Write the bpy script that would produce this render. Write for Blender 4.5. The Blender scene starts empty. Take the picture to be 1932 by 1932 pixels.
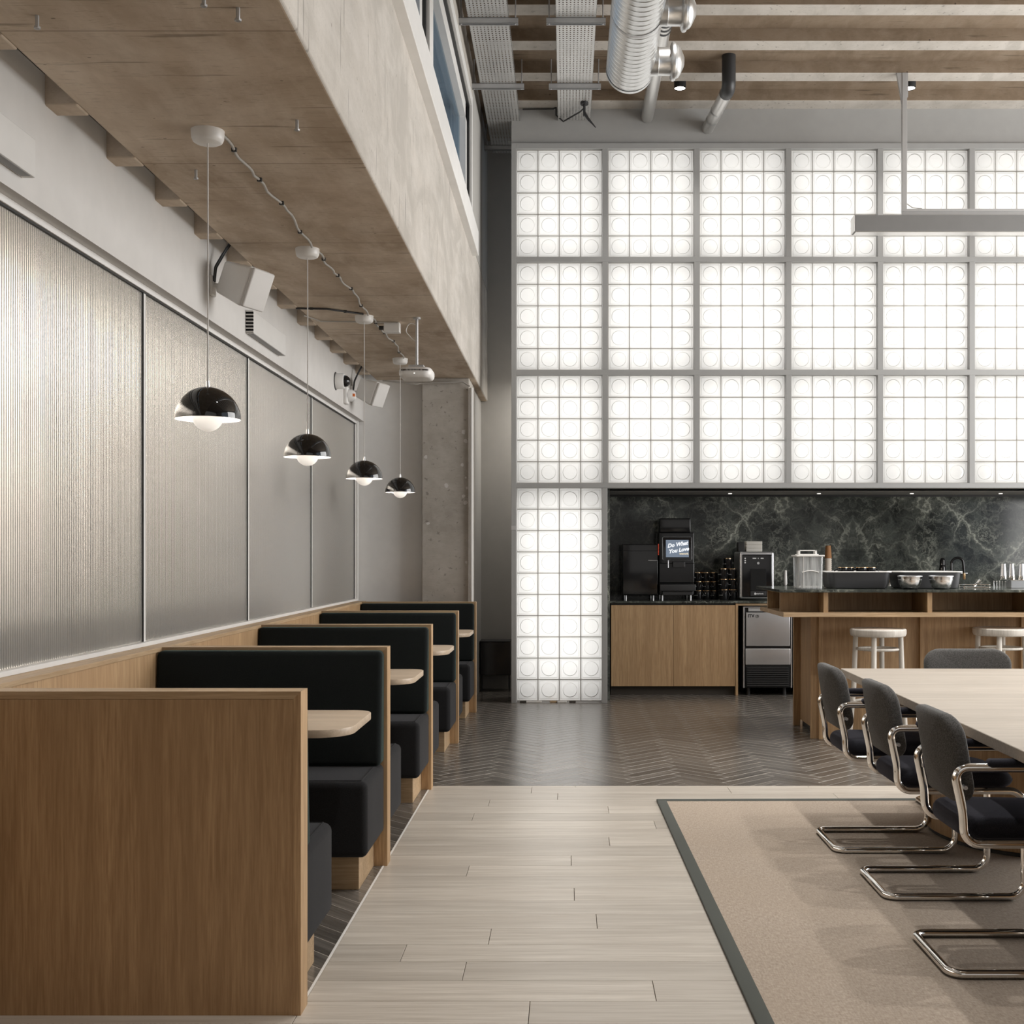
import bpy, math, random
from math import pi, sin, cos, radians as R
from mathutils import Vector, Matrix

random.seed(7)
S = bpy.context.scene
COL = S.collection
K = 2300 / 2100          # depth unit used for the surveyed distances below
CH = 1.34                # eye height

# ------------------------------------------------------------------ camera, world, lights, exposure
cam = bpy.data.objects.new('camera', bpy.data.cameras.new('camera'))
COL.objects.link(cam)
cam.location = (0, 0, CH)
cam.rotation_euler = (pi / 2, 0, 0)
cam.data.sensor_width = 36
cam.data.lens = 36 * 2300 / 1932
cam.data.shift_x = -103 / 1932
cam.data.shift_y = 82 / 1932
cam.data.clip_start = 0.05
S.camera = cam

S.view_settings.view_transform = 'Standard'
S.view_settings.look = 'None'
S.view_settings.gamma = 1
S.view_settings.use_curve_mapping = False
S.view_settings.exposure = 0.0
S.cycles.use_denoising = True
S.cycles.max_bounces = 8
S.cycles.diffuse_bounces = 4
S.cycles.glossy_bounces = 4
S.cycles.transmission_bounces = 6
S.cycles.transparent_max_bounces = 8
S.cycles.caustics_reflective = False
S.cycles.caustics_refractive = False
S.cycles.sample_clamp_indirect = 4.0

W = bpy.data.worlds.new('sky')
S.world = W
W.use_nodes = True
W.node_tree.nodes['Background'].inputs[0].default_value = (0.62, 0.72, 0.85, 1)
W.node_tree.nodes['Background'].inputs[1].default_value = 0.9


def light(name, kind, loc, energy, color=(1, 1, 1), rot=(0, 0, 0), size=None, size_y=None, spot=None, blend=0.5, spread=None):
    d = bpy.data.lights.new(name, kind)
    d.energy = energy
    d.color = color
    if kind == 'AREA':
        d.shape = 'RECTANGLE'
        d.size = size
        d.size_y = size_y
        if spread:
            d.spread = spread
    if kind == 'SPOT':
        d.spot_size = spot
        d.spot_blend = blend
        d.shadow_soft_size = size
    if kind == 'POINT':
        d.shadow_soft_size = size
    o = bpy.data.objects.new(name, d)
    o.location = loc
    o.rotation_euler = rot
    COL.objects.link(o)
    return o


# daylight through the tall windows of the wall opposite the booths
light('window_daylight', 'AREA', (7.3, 7.7, 2.9), 600, (1.0, 0.98, 0.95), (0, R(90), 0), 4.2, 6.2)
# unseen fill light added before the closed rear wall, lightens camera-facing fronts
light('rear_fill_light', 'AREA', (3.0, -3.3, 3.0), 42, (1.0, 0.97, 0.93), (R(90), 0, 0), 7.0, 4.0)
# lamp boxes behind the glass blocks
light('glass_wall_lamp_box', 'AREA', (2.85, 11.1 + 0.36, 3.5), 98, (1, 0.985, 0.965), (R(-90), 0, 0), 6.6, 3.0)
light('glass_column_lamp_box', 'AREA', (-0.066, 11.1 + 0.33, 0.98), 8.2, (1, 0.985, 0.965), (R(-90), 0, 0), 0.72, 1.75)
# lamp of the corridor behind the glass wall
light('corridor_lamp', 'AREA', (0.05, 11.95, 3.1), 15, (1, 0.95, 0.88), (0, 0, 0), 0.5, 0.5)
# ceiling lamp of the room behind the reeded glass
light('back_room_lamp', 'AREA', (-3.75, 6.0, 2.75), 560, (1.0, 0.935, 0.86), (0, 0, 0), 1.6, 9.0)

# ------------------------------------------------------------------ materials
MATS = {}


class NT:
    def __init__(self, name):
        self.m = bpy.data.materials.new(name)
        self.m.use_nodes = True
        self.t = self.m.node_tree
        self.b = self.t.nodes['Principled BSDF']
        self.out = self.t.nodes['Material Output']
        MATS[name] = self.m

    def n(self, typ, **kw):
        x = self.t.nodes.new('ShaderNode' + typ)
        for k, v in kw.items():
            setattr(x, k, v)
        return x

    def l(self, a, b):
        self.t.links.new(a, b)

    def coords(self, scale=(1, 1, 1), rnd=False, loc=(0, 0, 0), kind='Object'):
        tc = self.n('TexCoord')
        mp = self.n('Mapping')
        mp.inputs['Scale'].default_value = scale
        mp.inputs['Location'].default_value = loc
        if rnd:
            oi = self.n('ObjectInfo')
            ml = self.n('VectorMath', operation='MULTIPLY_ADD')
            cb = self.n('CombineXYZ')
            for i in range(3):
                self.l(oi.outputs['Random'], cb.inputs[i])
            self.l(cb.outputs[0], ml.inputs[0])
            ml.inputs[1].default_value = (37, 23, 41)
            self.l(tc.outputs[kind], ml.inputs[2])
            self.l(ml.outputs[0], mp.inputs['Vector'])
        else:
            self.l(tc.outputs[kind], mp.inputs['Vector'])
        return mp.outputs[0]

    def noise(self, vec, scale, detail=4, rough=0.55, dist=0):
        x = self.n('TexNoise')
        self.l(vec, x.inputs['Vector'])
        x.inputs['Scale'].default_value = scale
        x.inputs['Detail'].default_value = detail
        x.inputs['Roughness'].default_value = rough
        x.inputs['Distortion'].default_value = dist
        return x.outputs['Fac']

    def ramp(self, fac, *stops):
        x = self.n('ValToRGB')
        e = x.color_ramp.elements
        while len(e) < len(stops):
            e.new(0.5)
        for el, (p, c) in zip(e, stops):
            el.position = p
            el.color = (c, c, c, 1) if isinstance(c, (int, float)) else (*c, 1)
        self.l(fac, x.inputs[0])
        return x.outputs[0]

    def mix(self, fac, a, b, mode='MIX'):
        x = self.n('Mix', data_type='RGBA', blend_type=mode)
        for s, v in ((x.inputs[0], fac), (x.inputs[6], a), (x.inputs[7], b)):
            if hasattr(v, 'node'):
                self.l(v, s)
            elif isinstance(v, (int, float)):
                s.default_value = v
            else:
                s.default_value = (*v, 1)
        return x.outputs[2]

    def math(self, op, a, b=0.0, c=0.0):
        x = self.n('Math', operation=op)
        for s, v in zip(x.inputs, (a, b, c)):
            if hasattr(v, 'node'):
                self.l(v, s)
            else:
                s.default_value = v
        return x.outputs[0]

    def bump(self, h, strength=0.3, dist=0.01):
        x = self.n('Bump')
        x.inputs['Strength'].default_value = strength
        x.inputs['Distance'].default_value = dist
        self.l(h, x.inputs['Height'])
        self.l(x.outputs[0], self.b.inputs['Normal'])

    def set(self, **kw):
        names = {'col': 'Base Color', 'rough': 'Roughness', 'metal': 'Metallic', 'spec': 'Specular IOR Level', 'trans': 'Transmission Weight',
                 'sheen': 'Sheen Weight', 'sheenr': 'Sheen Roughness', 'sheenc': 'Sheen Tint', 'coat': 'Coat Weight', 'coatr': 'Coat Roughness',
                 'ior': 'IOR', 'alpha': 'Alpha', 'emit': 'Emission Color', 'emits': 'Emission Strength', 'aniso': 'Anisotropic'}
        for k, v in kw.items():
            s = self.b.inputs[names[k]]
            if hasattr(v, 'node'):
                self.l(v, s)
            elif isinstance(v, (int, float)):
                s.default_value = v
            else:
                s.default_value = (*v, 1)
        return self


def plain(name, col, rough=0.5, metal=0.0, **kw):
    """flat colour with a little mottling in colour and gloss"""
    t = NT(name)
    v = t.coords()
    f = t.noise(v, 9, 3)
    c2 = tuple(min(1, c * 1.06) for c in col)
    c1 = tuple(c * 0.94 for c in col)
    t.set(col=t.mix(f, c1, c2), rough=rough, metal=metal, **kw)
    return t.m


def wood(name, a, b, axis, rough=0.45, fine=70, rnd=True, vary=0.12, figure=1.0, strips=0):
    t = NT(name)
    sc = [1, 1, 1]
    sc['XYZ'.index(axis)] = 0.045
    v = t.coords(sc, rnd)
    f = t.noise(v, fine, 6, 0.62, 0.4)
    f2 = t.noise(v, fine * 2.6, 3, 0.6, 0.1)
    f = t.math('MULTIPLY_ADD', f, 0.6, t.math('MULTIPLY', f2, 0.4))
    g = t.noise(v, 9 * figure, 4, 0.5, 0.6)
    c = t.mix(t.ramp(f, (0.40, 0.0), (0.60, 1.0)), tuple(x * 0.9 for x in a), b)
    c = t.mix(t.math('MULTIPLY', t.ramp(g, (0.35, 0.0), (0.68, 1.0)), 0.55), c, tuple(x * 0.78 for x in a))
    if strips:
        sp = t.n('SeparateXYZ')
        t.l(t.coords((1, 1, 1), rnd), sp.inputs[0])
        wn_ = t.n('TexWhiteNoise', noise_dimensions='1D')
        t.l(t.math('FLOOR', t.math('MULTIPLY', t.math('ADD', sp.outputs[0], t.math('MULTIPLY', sp.outputs[1], 0.8)), 1 / strips)), wn_.inputs['W'])
        c = t.mix(t.math('MULTIPLY', wn_.outputs['Value'], 0.35), c, tuple(x * 0.80 for x in a))
    oi = t.n('ObjectInfo')
    hs = t.n('HueSaturation')
    t.l(c, hs.inputs['Color'])
    t.l(t.math('MULTIPLY_ADD', oi.outputs['Random'], vary, 1 - vary / 2), hs.inputs['Value'])
    t.set(col=hs.outputs[0], rough=rough)
    t.bump(f, 0.06, 0.003)
    return t.m


wood('oak', (0.43, 0.264, 0.132), (0.59, 0.397, 0.220), 'Z', 0.5, vary=0.05, strips=0.11)
wood('oak_x', (0.46, 0.31, 0.17), (0.62, 0.445, 0.275), 'X', 0.5, vary=0.05)
wood('oak_y', (0.46, 0.31, 0.17), (0.62, 0.445, 0.275), 'Y', 0.5, vary=0.05)
wood('oak_table', (0.40, 0.345, 0.285), (0.49, 0.43, 0.365), 'X', 0.42, vary=0.02)
wood('oak_booth_table', (0.51, 0.395, 0.285), (0.61, 0.485, 0.36), 'X', 0.42, vary=0.02)
wood('plank_oak', (0.53, 0.472, 0.405), (0.65, 0.598, 0.53), 'X', 0.33, 40, vary=0.16, figure=0.6)
wood('white_oak', (0.66, 0.62, 0.56), (0.78, 0.74, 0.68), 'Z', 0.5, vary=0.03)
wood('tile_dark', (0.095, 0.085, 0.075), (0.175, 0.158, 0.141), 'X', 0.25, 24, vary=0.45)


def concrete(name, base, dark, light_, joints=False, grain=(1.6, 26, 26), stain=0.0):
    t = NT(name)
    v = t.coords((1, 1, 1))
    v2 = t.coords((1.0, 0.35, 1.3))
    big = t.noise(v, 1.6, 6, 0.62, 0.5)
    mid = t.noise(v2, 7, 8, 0.65, 0.2)
    fine = t.noise(t.coords((6, 30, 30)), 3.2, 5, 0.6)
    c = t.mix(t.ramp(big, (0.35, 0.0), (0.66, 1.0)), dark, base)
    c = t.mix(t.math('MULTIPLY', t.ramp(mid, (0.42, 0.0), (0.70, 1.0)), 0.6), c, light_)
    c = t.mix(t.math('MULTIPLY', t.ramp(fine, (0.30, 1.0), (0.42, 0.0)), 0.35), c, tuple(x * 0.6 for x in dark))
    dash = t.noise(t.coords(grain), 1.0, 3, 0.55)
    dm = t.ramp(dash, (0.635, 0.0), (0.69, 1.0))
    c = t.mix(t.math('MULTIPLY', dm, 0.55), c, tuple(x * 0.42 for x in dark))
    if stain:
        st = t.ramp(t.noise(t.coords((1, 0.5, 0.9)), 1.3, 6, 0.6, 1.2), (0.52, 0.0), (0.60, 1.0))
        c = t.mix(t.math('MULTIPLY', st, stain), c, dark)
    pits = t.n('TexVoronoi')
    t.l(t.coords((1.0, 2.4, 1.0)), pits.inputs['Vector'])
    pits.inputs['Scale'].default_value = 7
    pm = t.math('LESS_THAN', pits.outputs['Distance'], 0.05)
    c = t.mix(t.math('MULTIPLY', pm, 0.75), c, (0.07, 0.055, 0.04))
    h = t.math('SUBTRACT', mid, pm)
    if joints:
        sp = t.n('SeparateXYZ')
        t.l(t.n('TexCoord').outputs['Object'], sp.inputs[0])
        fr = t.math('FRACT', t.math('MULTIPLY_ADD', sp.outputs[1], 1 / 1.22, 0.05))
        ln = t.math('LESS_THAN', fr, 0.006)
        c = t.mix(t.math('MULTIPLY', ln, 0.45), c, (0.10, 0.07, 0.045))
        h = t.math('SUBTRACT', h, ln)
    t.set(col=c, rough=0.85, spec=0.2)
    t.bump(h, 0.35, 0.004)
    return t.m


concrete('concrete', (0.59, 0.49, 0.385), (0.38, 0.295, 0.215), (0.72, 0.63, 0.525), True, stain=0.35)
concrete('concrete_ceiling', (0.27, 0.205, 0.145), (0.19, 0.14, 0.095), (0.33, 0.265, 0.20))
concrete('concrete_lit', (0.56, 0.52, 0.47), (0.43, 0.40, 0.36), (0.63, 0.595, 0.55), grain=(26, 22, 2.2), stain=0.75)  # for faces the light reaches; the lit tone is put into the colour
concrete('concrete_column', (0.48, 0.445, 0.40), (0.38, 0.35, 0.31), (0.54, 0.51, 0.47), grain=(20, 20, 20))
plain('white_paint', (0.62, 0.60, 0.575), 0.7)
plain('device_white', (0.64, 0.625, 0.60), 0.45)
plain('toe_brown', (0.055, 0.046, 0.037), 0.5)
plain('rear_paint', (0.16, 0.15, 0.14), 0.8)
plain('white_gloss', (0.80, 0.785, 0.76), 0.35)
plain('grey_paint', (0.36, 0.355, 0.345), 0.6)
plain('frame_grey', (0.36, 0.36, 0.355), 0.45)
plain('corridor_grey', (0.42, 0.405, 0.38), 0.7)
plain('grout', (0.30, 0.28, 0.25), 0.9)
plain('tile_grout', (0.50, 0.45, 0.39), 0.8)
plain('plank_gap', (0.16, 0.12, 0.09), 0.8)
plain('alu', (0.72, 0.71, 0.69), 0.32, 0.9)
plain('galvanised', (0.66, 0.665, 0.66), 0.3, 0.95)
plain('zinc', (0.52, 0.52, 0.52), 0.42, 0.45)
plain('steel', (0.66, 0.665, 0.68), 0.32, 0.8)
plain('bowl_steel', (0.60, 0.60, 0.60), 0.2, 1.0)
plain('chrome', (0.86, 0.84, 0.81), 0.06, 1.0)
plain('black_chrome', (0.008, 0.008, 0.0085), 0.05, spec=0.7)
plain('black_gloss', (0.012, 0.012, 0.013), 0.12)
plain('black_matt', (0.015, 0.015, 0.015), 0.55)
plain('black_plastic', (0.03, 0.03, 0.031), 0.42)
plain('tub_plastic', (0.055, 0.055, 0.058), 0.45)
plain('dark_void', (0.006, 0.006, 0.006), 0.9)
plain('rug_edge', (0.062, 0.068, 0.06), 0.8)
plain('lamp_grey', (0.21, 0.208, 0.205), 0.45, 0.0)
plain('wall_white', (0.84, 0.83, 0.81), 0.7)
plain('gold', (0.75, 0.52, 0.30), 0.25, 1.0)
plain('paper_cup', (0.72, 0.64, 0.55), 0.7)
plain('kraft', (0.36, 0.17, 0.065), 0.7)
plain('white_print', (0.8, 0.8, 0.8), 0.5)
plain('dark_print', (0.05, 0.05, 0.05), 0.5)
plain('grey_cable', (0.42, 0.40, 0.37), 0.5)
plain('orange_plastic', (0.7, 0.16, 0.03), 0.4)
plain('napkin', (0.70, 0.67, 0.61), 0.8)
plain('blue_frame', (0.10, 0.17, 0.26), 0.3)


def fabric(name, a, b, scale, sheen=0.0, tint=(1, 1, 1), rough=0.9, bs=0.25):
    t = NT(name)
    v = t.coords()
    f = t.noise(v, scale, 3, 0.7)
    w = t.noise(v, scale * 0.02, 3, 0.5)
    c = t.mix(t.ramp(f, (0.32, 0.0), (0.68, 1.0)), a, b)
    c = t.mix(t.math('MULTIPLY', w, 0.25), c, b)
    t.set(col=c, rough=rough, spec=0.15, sheen=sheen, sheenr=0.4, sheenc=tint)
    t.bump(f, bs, 0.002)
    return t.m


fabric('bench_fabric', (0.006, 0.0072, 0.0075), (0.014, 0.017, 0.017), 420, 0.16, (0.45, 0.75, 0.68))
fabric('seat_fabric', (0.008, 0.008, 0.009), (0.024, 0.024, 0.025), 420, 0.08, (0.8, 0.8, 0.85))
fabric('felt_grey', (0.032, 0.031, 0.030), (0.128, 0.124, 0.120), 230, 0.12, (1, 1, 1))
fabric('felt_navy', (0.010, 0.010, 0.013), (0.026, 0.026, 0.034), 380, 0.15, (0.7, 0.7, 0.9))


def rug_mat():
    t = NT('rug_weave')
    a = t.noise(t.coords((170, 40, 1)), 1, 3, 0.6)
    b = t.noise(t.coords((45, 210, 1)), 1, 3, 0.6)
    w = t.noise(t.coords((1, 1, 1)), 2.2, 5, 0.6)
    f = t.math('MULTIPLY_ADD', a, 0.5, t.math('MULTIPLY', b, 0.5))
    c = t.mix(t.ramp(f, (0.34, 0.0), (0.64, 1.0)), (0.30, 0.242, 0.192), (0.50, 0.425, 0.355))
    c = t.mix(t.math('MULTIPLY', t.ramp(w, (0.35, 0.0), (0.65, 1.0)), 0.25), c, (0.43, 0.35, 0.275))
    t.set(col=c, rough=0.95, spec=0.1)
    t.bump(f, 0.4, 0.003)


rug_mat()


def marble(name, mirror):
    t = NT(name)
    tc = t.n('TexCoord')
    sp = t.n('SeparateXYZ')
    t.l(tc.outputs['Object'], sp.inputs[0])
    cb = t.n('CombineXYZ')
    if mirror is None:
        t.l(sp.outputs[0], cb.inputs[0])
    else:
        t.l(t.math('ABSOLUTE', t.math('SUBTRACT', sp.outputs[0], mirror)), cb.inputs[0])
    t.l(sp.outputs[1], cb.inputs[1])
    t.l(sp.outputs[2], cb.inputs[2])
    v = cb.outputs[0]
    d = t.n('TexNoise')
    t.l(v, d.inputs['Vector'])
    d.inputs['Scale'].default_value = 3.4
    d.inputs['Detail'].default_value = 9
    d.inputs['Roughness'].default_value = 0.62
    ad = t.n('VectorMath', operation='MULTIPLY_ADD')
    t.l(d.outputs['Color'], ad.inputs[0])
    ad.inputs[1].default_value = (0.62, 0.62, 0.62)
    t.l(v, ad.inputs[2])
    veins = None
    for sc, wd, st in ((1.9, 0.030, 1.0), (4.6, 0.022, 0.7), (9.5, 0.020, 0.6)):
        vo = t.n('TexVoronoi', feature='DISTANCE_TO_EDGE')
        t.l(ad.outputs[0], vo.inputs['Vector'])
        vo.inputs['Scale'].default_value = sc
        m = t.math('MULTIPLY', t.ramp(vo.outputs['Distance'], (0.0, 1.0), (wd, 0.22), (wd * 4, 0.0)), st)
        veins = m if veins is None else t.math('MAXIMUM', veins, m)
    patch = t.ramp(t.noise(v, 1.7, 5, 0.6, 0.5), (0.42, 0.0), (0.60, 1.0))
    cloud = t.noise(ad.outputs[0], 4, 6, 0.6)
    c = t.mix(t.ramp(cloud, (0.38, 0.0), (0.72, 1.0)), (0.018, 0.020, 0.019), (0.088, 0.098, 0.088))
    fac = t.math('MULTIPLY', veins, t.math('MULTIPLY_ADD', patch, 0.82, 0.18))
    c = t.mix(fac, c, (0.44, 0.455, 0.39))
    t.set(col=c, rough=0.11, spec=0.3)


marble('marble_wall', 2.906)
marble('marble_top', None)


def holes_mat():
    t = NT('perforated_steel')
    sp = t.n('SeparateXYZ')
    t.l(t.n('TexCoord').outputs['Object'], sp.inputs[0])
    fx = t.math('ABSOLUTE', t.math('SUBTRACT', t.math('FRACT', t.math('MULTIPLY', sp.outputs[0], 1 / 0.0272)), 0.5))
    fy = t.math('ABSOLUTE', t.math('SUBTRACT', t.math('FRACT', t.math('MULTIPLY', sp.outputs[1], 1 / 0.036)), 0.5))
    m = t.math('MULTIPLY', t.math('LESS_THAN', fx, 0.17), t.math('LESS_THAN', fy, 0.21))
    fr = t.math('FRACT', t.math('MULTIPLY', sp.outputs[1], 1 / 2.4))
    m = t.math('MULTIPLY', m, t.math('GREATER_THAN', fr, 0.012))
    f = t.noise(t.coords((1, 1, 1)), 3, 4)
    t.set(col=t.mix(f, (0.50, 0.50, 0.49), (0.64, 0.63, 0.61)), rough=0.42, metal=0.55)
    t.set(alpha=t.math('SUBTRACT', 1.0, m))


holes_mat()


def block_mat():
    t = NT('block_glass')
    tr = t.n('BsdfTranslucent')
    tr.inputs[0].default_value = (0.90, 0.90, 0.89, 1)
    df = t.n('BsdfDiffuse')
    df.inputs[0].default_value = (0.78, 0.78, 0.76, 1)
    gl = t.n('BsdfGlossy')
    gl.inputs[0].default_value = (1, 1, 1, 1)
    gl.inputs['Roughness'].default_value = 0.12
    m1 = t.n('MixShader')
    m1.inputs[0].default_value = 0.18
    t.l(tr.outputs[0], m1.inputs[1])
    t.l(df.outputs[0], m1.inputs[2])
    m2 = t.n('MixShader')
    m2.inputs[0].default_value = 0.05
    t.l(m1.outputs[0], m2.inputs[1])
    t.l(gl.outputs[0], m2.inputs[2])
    t.l(m2.outputs[0], t.out.inputs[0])
    t = NT('block_rim')      # the thick glass of rims and ring grooves lets less light through
    tr = t.n('BsdfTranslucent')
    tr.inputs[0].default_value = (0.64, 0.63, 0.61, 1)
    t.l(tr.outputs[0], t.out.inputs[0])


block_mat()


def reeded_mat():
    t = NT('reeded_glass')
    t.set(col=(0.88, 0.845, 0.79), rough=0.24, trans=0.82, ior=1.30, spec=0.5)
    t = NT('clear_glass')
    a = t.n('BsdfTransparent')
    a.inputs[0].default_value = (0.62, 0.70, 0.76, 1)
    g = t.n('BsdfGlossy')
    g.inputs['Roughness'].default_value = 0.03
    m = t.n('MixShader')
    m.inputs[0].default_value = 0.12
    t.l(a.outputs[0], m.inputs[1])
    t.l(g.outputs[0], m.inputs[2])
    t.l(m.outputs[0], t.out.inputs[0])
    t = NT('clear_plastic')
    gl = t.n('BsdfTransparent')
    gl.inputs[0].default_value = (0.93, 0.94, 0.94, 1)
    df = t.n('BsdfDiffuse')
    df.inputs[0].default_value = (0.75, 0.76, 0.76, 1)
    gs = t.n('BsdfGlossy')
    gs.inputs['Roughness'].default_value = 0.1
    sc = t.noise(t.coords((60, 60, 4)), 1.0, 4)
    m = t.n('MixShader')
    t.l(t.ramp(sc, (0.35, 0.22), (0.7, 0.6)), m.inputs[0])
    t.l(gl.outputs[0], m.inputs[1])
    t.l(df.outputs[0], m.inputs[2])
    m2 = t.n('MixShader')
    m2.inputs[0].default_value = 0.08
    t.l(m.outputs[0], m2.inputs[1])
    t.l(gs.outputs[0], m2.inputs[2])
    t.l(m2.outputs[0], t.out.inputs[0])


reeded_mat()


def emit(name, col, s):
    t = NT(name)
    t.set(col=(0, 0, 0), emit=col, emits=s, rough=0.5)


emit('lamp_glow', (1, 0.95, 0.89), 110)
t = NT('opal_white')
t.set(col=(0.80, 0.785, 0.76), rough=0.4)
tr = t.n('BsdfTranslucent')
tr.inputs[0].default_value = (1, 0.97, 0.93, 1)
m = t.n('MixShader')
m.inputs[0].default_value = 0.03
t.l(t.b.outputs[0], m.inputs[1])
t.l(tr.outputs[0], m.inputs[2])
t.l(m.outputs[0], t.out.inputs[0])
emit('downlight_glow', (1, 0.95, 0.88), 9)
emit('screen_blue', (0.17, 0.21, 0.27), 1.0)
emit('screen_white', (0.95, 0.97, 1.0), 1.0)
emit('screen_cream', (0.85, 0.72, 0.50), 1.0)
emit('led_red', (0.8, 0.10, 0.05), 0.7)
emit('led_spot', (1, 0.95, 0.85), 3)


# ------------------------------------------------------------------ mesh helpers
class MB:
    def __init__(self):
        self.v, self.f, self.mi = [], [], []
        self.cur = 0

    def add(self, verts, faces, M=None):
        o = len(self.v)
        self.v += [tuple(M @ Vector(p)) for p in verts] if M is not None else [tuple(p) for p in verts]
        self.f += [tuple(i + o for i in f) for f in faces]
        self.mi += [self.cur] * len(faces)
        return self

    def slot(self, i):
        self.cur = i
        return self

    def box(self, x0, x1, y0, y1, z0, z1, M=None):
        v = [(x0, y0, z0), (x1, y0, z0), (x1, y1, z0), (x0, y1, z0), (x0, y0, z1), (x1, y0, z1), (x1, y1, z1), (x0, y1, z1)]
        return self.add(v, [(0, 3, 2, 1), (4, 5, 6, 7), (0, 1, 5, 4), (1, 2, 6, 5), (2, 3, 7, 6), (3, 0, 4, 7)], M)

    def rbox(self, x0, x1, y0, y1, z0, z1, r=0.004, n=1, mid=0, fn=None, M=None):
        """box with rounded edges"""
        lo, hi = (x0, y0, z0), (x1, y1, z1)
        r = min([r] + [(h - l) / 2 * 0.999 for l, h in zip(lo, hi)])
        ax = []
        for l, h in zip(lo, hi):
            a = [l + r * (1 - math.tan(pi / 4 * (1 - i / n))) for i in range(n + 1)]
            b = [h - (q - l) for q in reversed(a)]
            m = [a[-1] + (b[0] - a[-1]) * (i + 1) / (mid + 1) for i in range(mid)]
            ax.append(a + m + b)
        idx, V, F = {}, [], []

        def vid(p):
            if p not in idx:
                q = Vector([ax[k][p[k]] for k in range(3)])
                c = Vector([min(max(q[k], lo[k] + r), hi[k] - r) for k in range(3)])
                d = q - c
                if d.length > 1e-9:
                    q = c + d.normalized() * r
                idx[p] = len(V)
                V.append(fn(q) if fn else q)
            return idx[p]
        N = [len(a) - 1 for a in ax]
        for k in range(3):
            a, b = (k + 1) % 3, (k + 2) % 3
            for side in (0, N[k]):
                for i in range(N[a]):
                    for j in range(N[b]):
                        q = []
                        for di, dj in ((0, 0), (1, 0), (1, 1), (0, 1)):
                            p = [0, 0, 0]
                            p[k], p[a], p[b] = side, i + di, j + dj
                            q.append(vid(tuple(p)))
                        F.append(tuple(q if side else q[::-1]))
        return self.add(V, F, M)

    def tube(self, pts, r, seg=10, caps=True, M=None):
        pts = [Vector(p) for p in pts]
        rr = r if isinstance(r, (list, tuple)) else [r] * len(pts)
        t0 = (pts[1] - pts[0]).normalized()
        up = Vector((0, 0, 1)) if abs(t0.z) < 0.9 else Vector((1, 0, 0))
        nn = t0.cross(up).normalized()
        V, F = [], []
        for i, p in enumerate(pts):
            a = pts[i] - pts[i - 1] if i else pts[1] - pts[0]
            b = pts[i + 1] - pts[i] if i < len(pts) - 1 else a
            t = (a.normalized() + b.normalized()).normalized()
            nn = (nn - t * nn.dot(t)).normalized()
            bb = t.cross(nn)
            for k in range(seg):
                w = 2 * pi * k / seg
                V.append(p + (nn * cos(w) + bb * sin(w)) * rr[i])
        for i in range(len(pts) - 1):
            for k in range(seg):
                a, b = i * seg + k, i * seg + (k + 1) % seg
                F.append((a, b, b + seg, a + seg))
        if caps:
            F.append(tuple(range(seg - 1, -1, -1)))
            F.append(tuple(range((len(pts) - 1) * seg, len(pts) * seg)))
        return self.add(V, F, M)

    def lathe(self, prof, seg=24, M=None, caps=True):
        V, F = [], []
        for r, z in prof:
            for k in range(seg):
                w = 2 * pi * k / seg
                V.append((r * cos(w), r * sin(w), z))
        for i in range(len(prof) - 1):
            for k in range(seg):
                a, b = i * seg + k, i * seg + (k + 1) % seg
                F.append((a, b, b + seg, a + seg))
        if caps:
            if prof[0][0] > 1e-5:
                F.append(tuple(range(seg - 1, -1, -1)))
            if prof[-1][0] > 1e-5:
                F.append(tuple(range((len(prof) - 1) * seg, len(prof) * seg)))
        return self.add(V, F, M)

    def slab(self, outline, z0, z1, b=0.004, n=2, rings=0, fn=None, M=None):
        """extruded convex outline with rounded edges; rings of inner loops allow it to be bent by fn"""
        N = len(outline)
        cx = sum(p[0] for p in outline) / N
        cy = sum(p[1] for p in outline) / N
        nor = []
        for i in range(N):
            ax, ay = outline[i - 1]
            bx, by = outline[(i + 1) % N]
            tx, ty = bx - ax, by - ay
            L = math.hypot(tx, ty) or 1
            nor.append((ty / L, -tx / L))
        loops = []
        for i in range(n + 1):
            w = pi / 2 * i / n
            loops.append((b * (1 - sin(w)), z0 + b * (1 - cos(w)), 1.0))
        for i in range(n + 1):
            w = pi / 2 * i / n
            loops.append((b * (1 - cos(w)), z1 - b * (1 - sin(w)), 1.0))
        pre = [(b, z0, (j + 1) / (rings + 1)) for j in range(rings)]
        post = [(b, z1, 1 - (j + 1) / (rings + 1)) for j in range(rings)]
        loops = pre + loops + post
        V, F = [], []
        for ins, z, s in loops:
            for (x, y), (nx, ny) in zip(outline, nor):
                px, py = x - nx * ins, y - ny * ins
                q = Vector((cx + (px - cx) * s, cy + (py - cy) * s, z))
                V.append(fn(q) if fn else q)
        for i in range(len(loops) - 1):
            for k in range(N):
                a, c = i * N + k, i * N + (k + 1) % N
                F.append((a, c, c + N, a + N))
        for z, base, rev in ((z0, 0, True), (z1, (len(loops) - 1) * N, False)):
            q = Vector((cx, cy, z))
            V.append(fn(q) if fn else q)
            c = len(V) - 1
            for k in range(N):
                a, d = base + k, base + (k + 1) % N
                F.append((c, d, a) if rev else (c, a, d))
        return self.add(V, F, M)

    def mesh(self, name, mats, smooth=None):
        me = bpy.data.meshes.new(name)
        me.from_pydata(self.v, [], self.f)
        for m in (mats if isinstance(mats, (list, tuple)) else [mats]):
            me.materials.append(MATS[m])
        if self.cur:
            me.polygons.foreach_set('material_index', self.mi)
        if smooth:
            me.polygons.foreach_set('use_smooth', [True] * len(me.polygons))
            try:
                me.set_sharp_from_angle(angle=R(smooth))
            except Exception:
                pass
        me.update()
        return me

    def build(self, name, mats, parent=None, smooth=None, loc=None, rot=None):
        return link(name, self.mesh(name, mats, smooth), parent, loc, rot)


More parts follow.
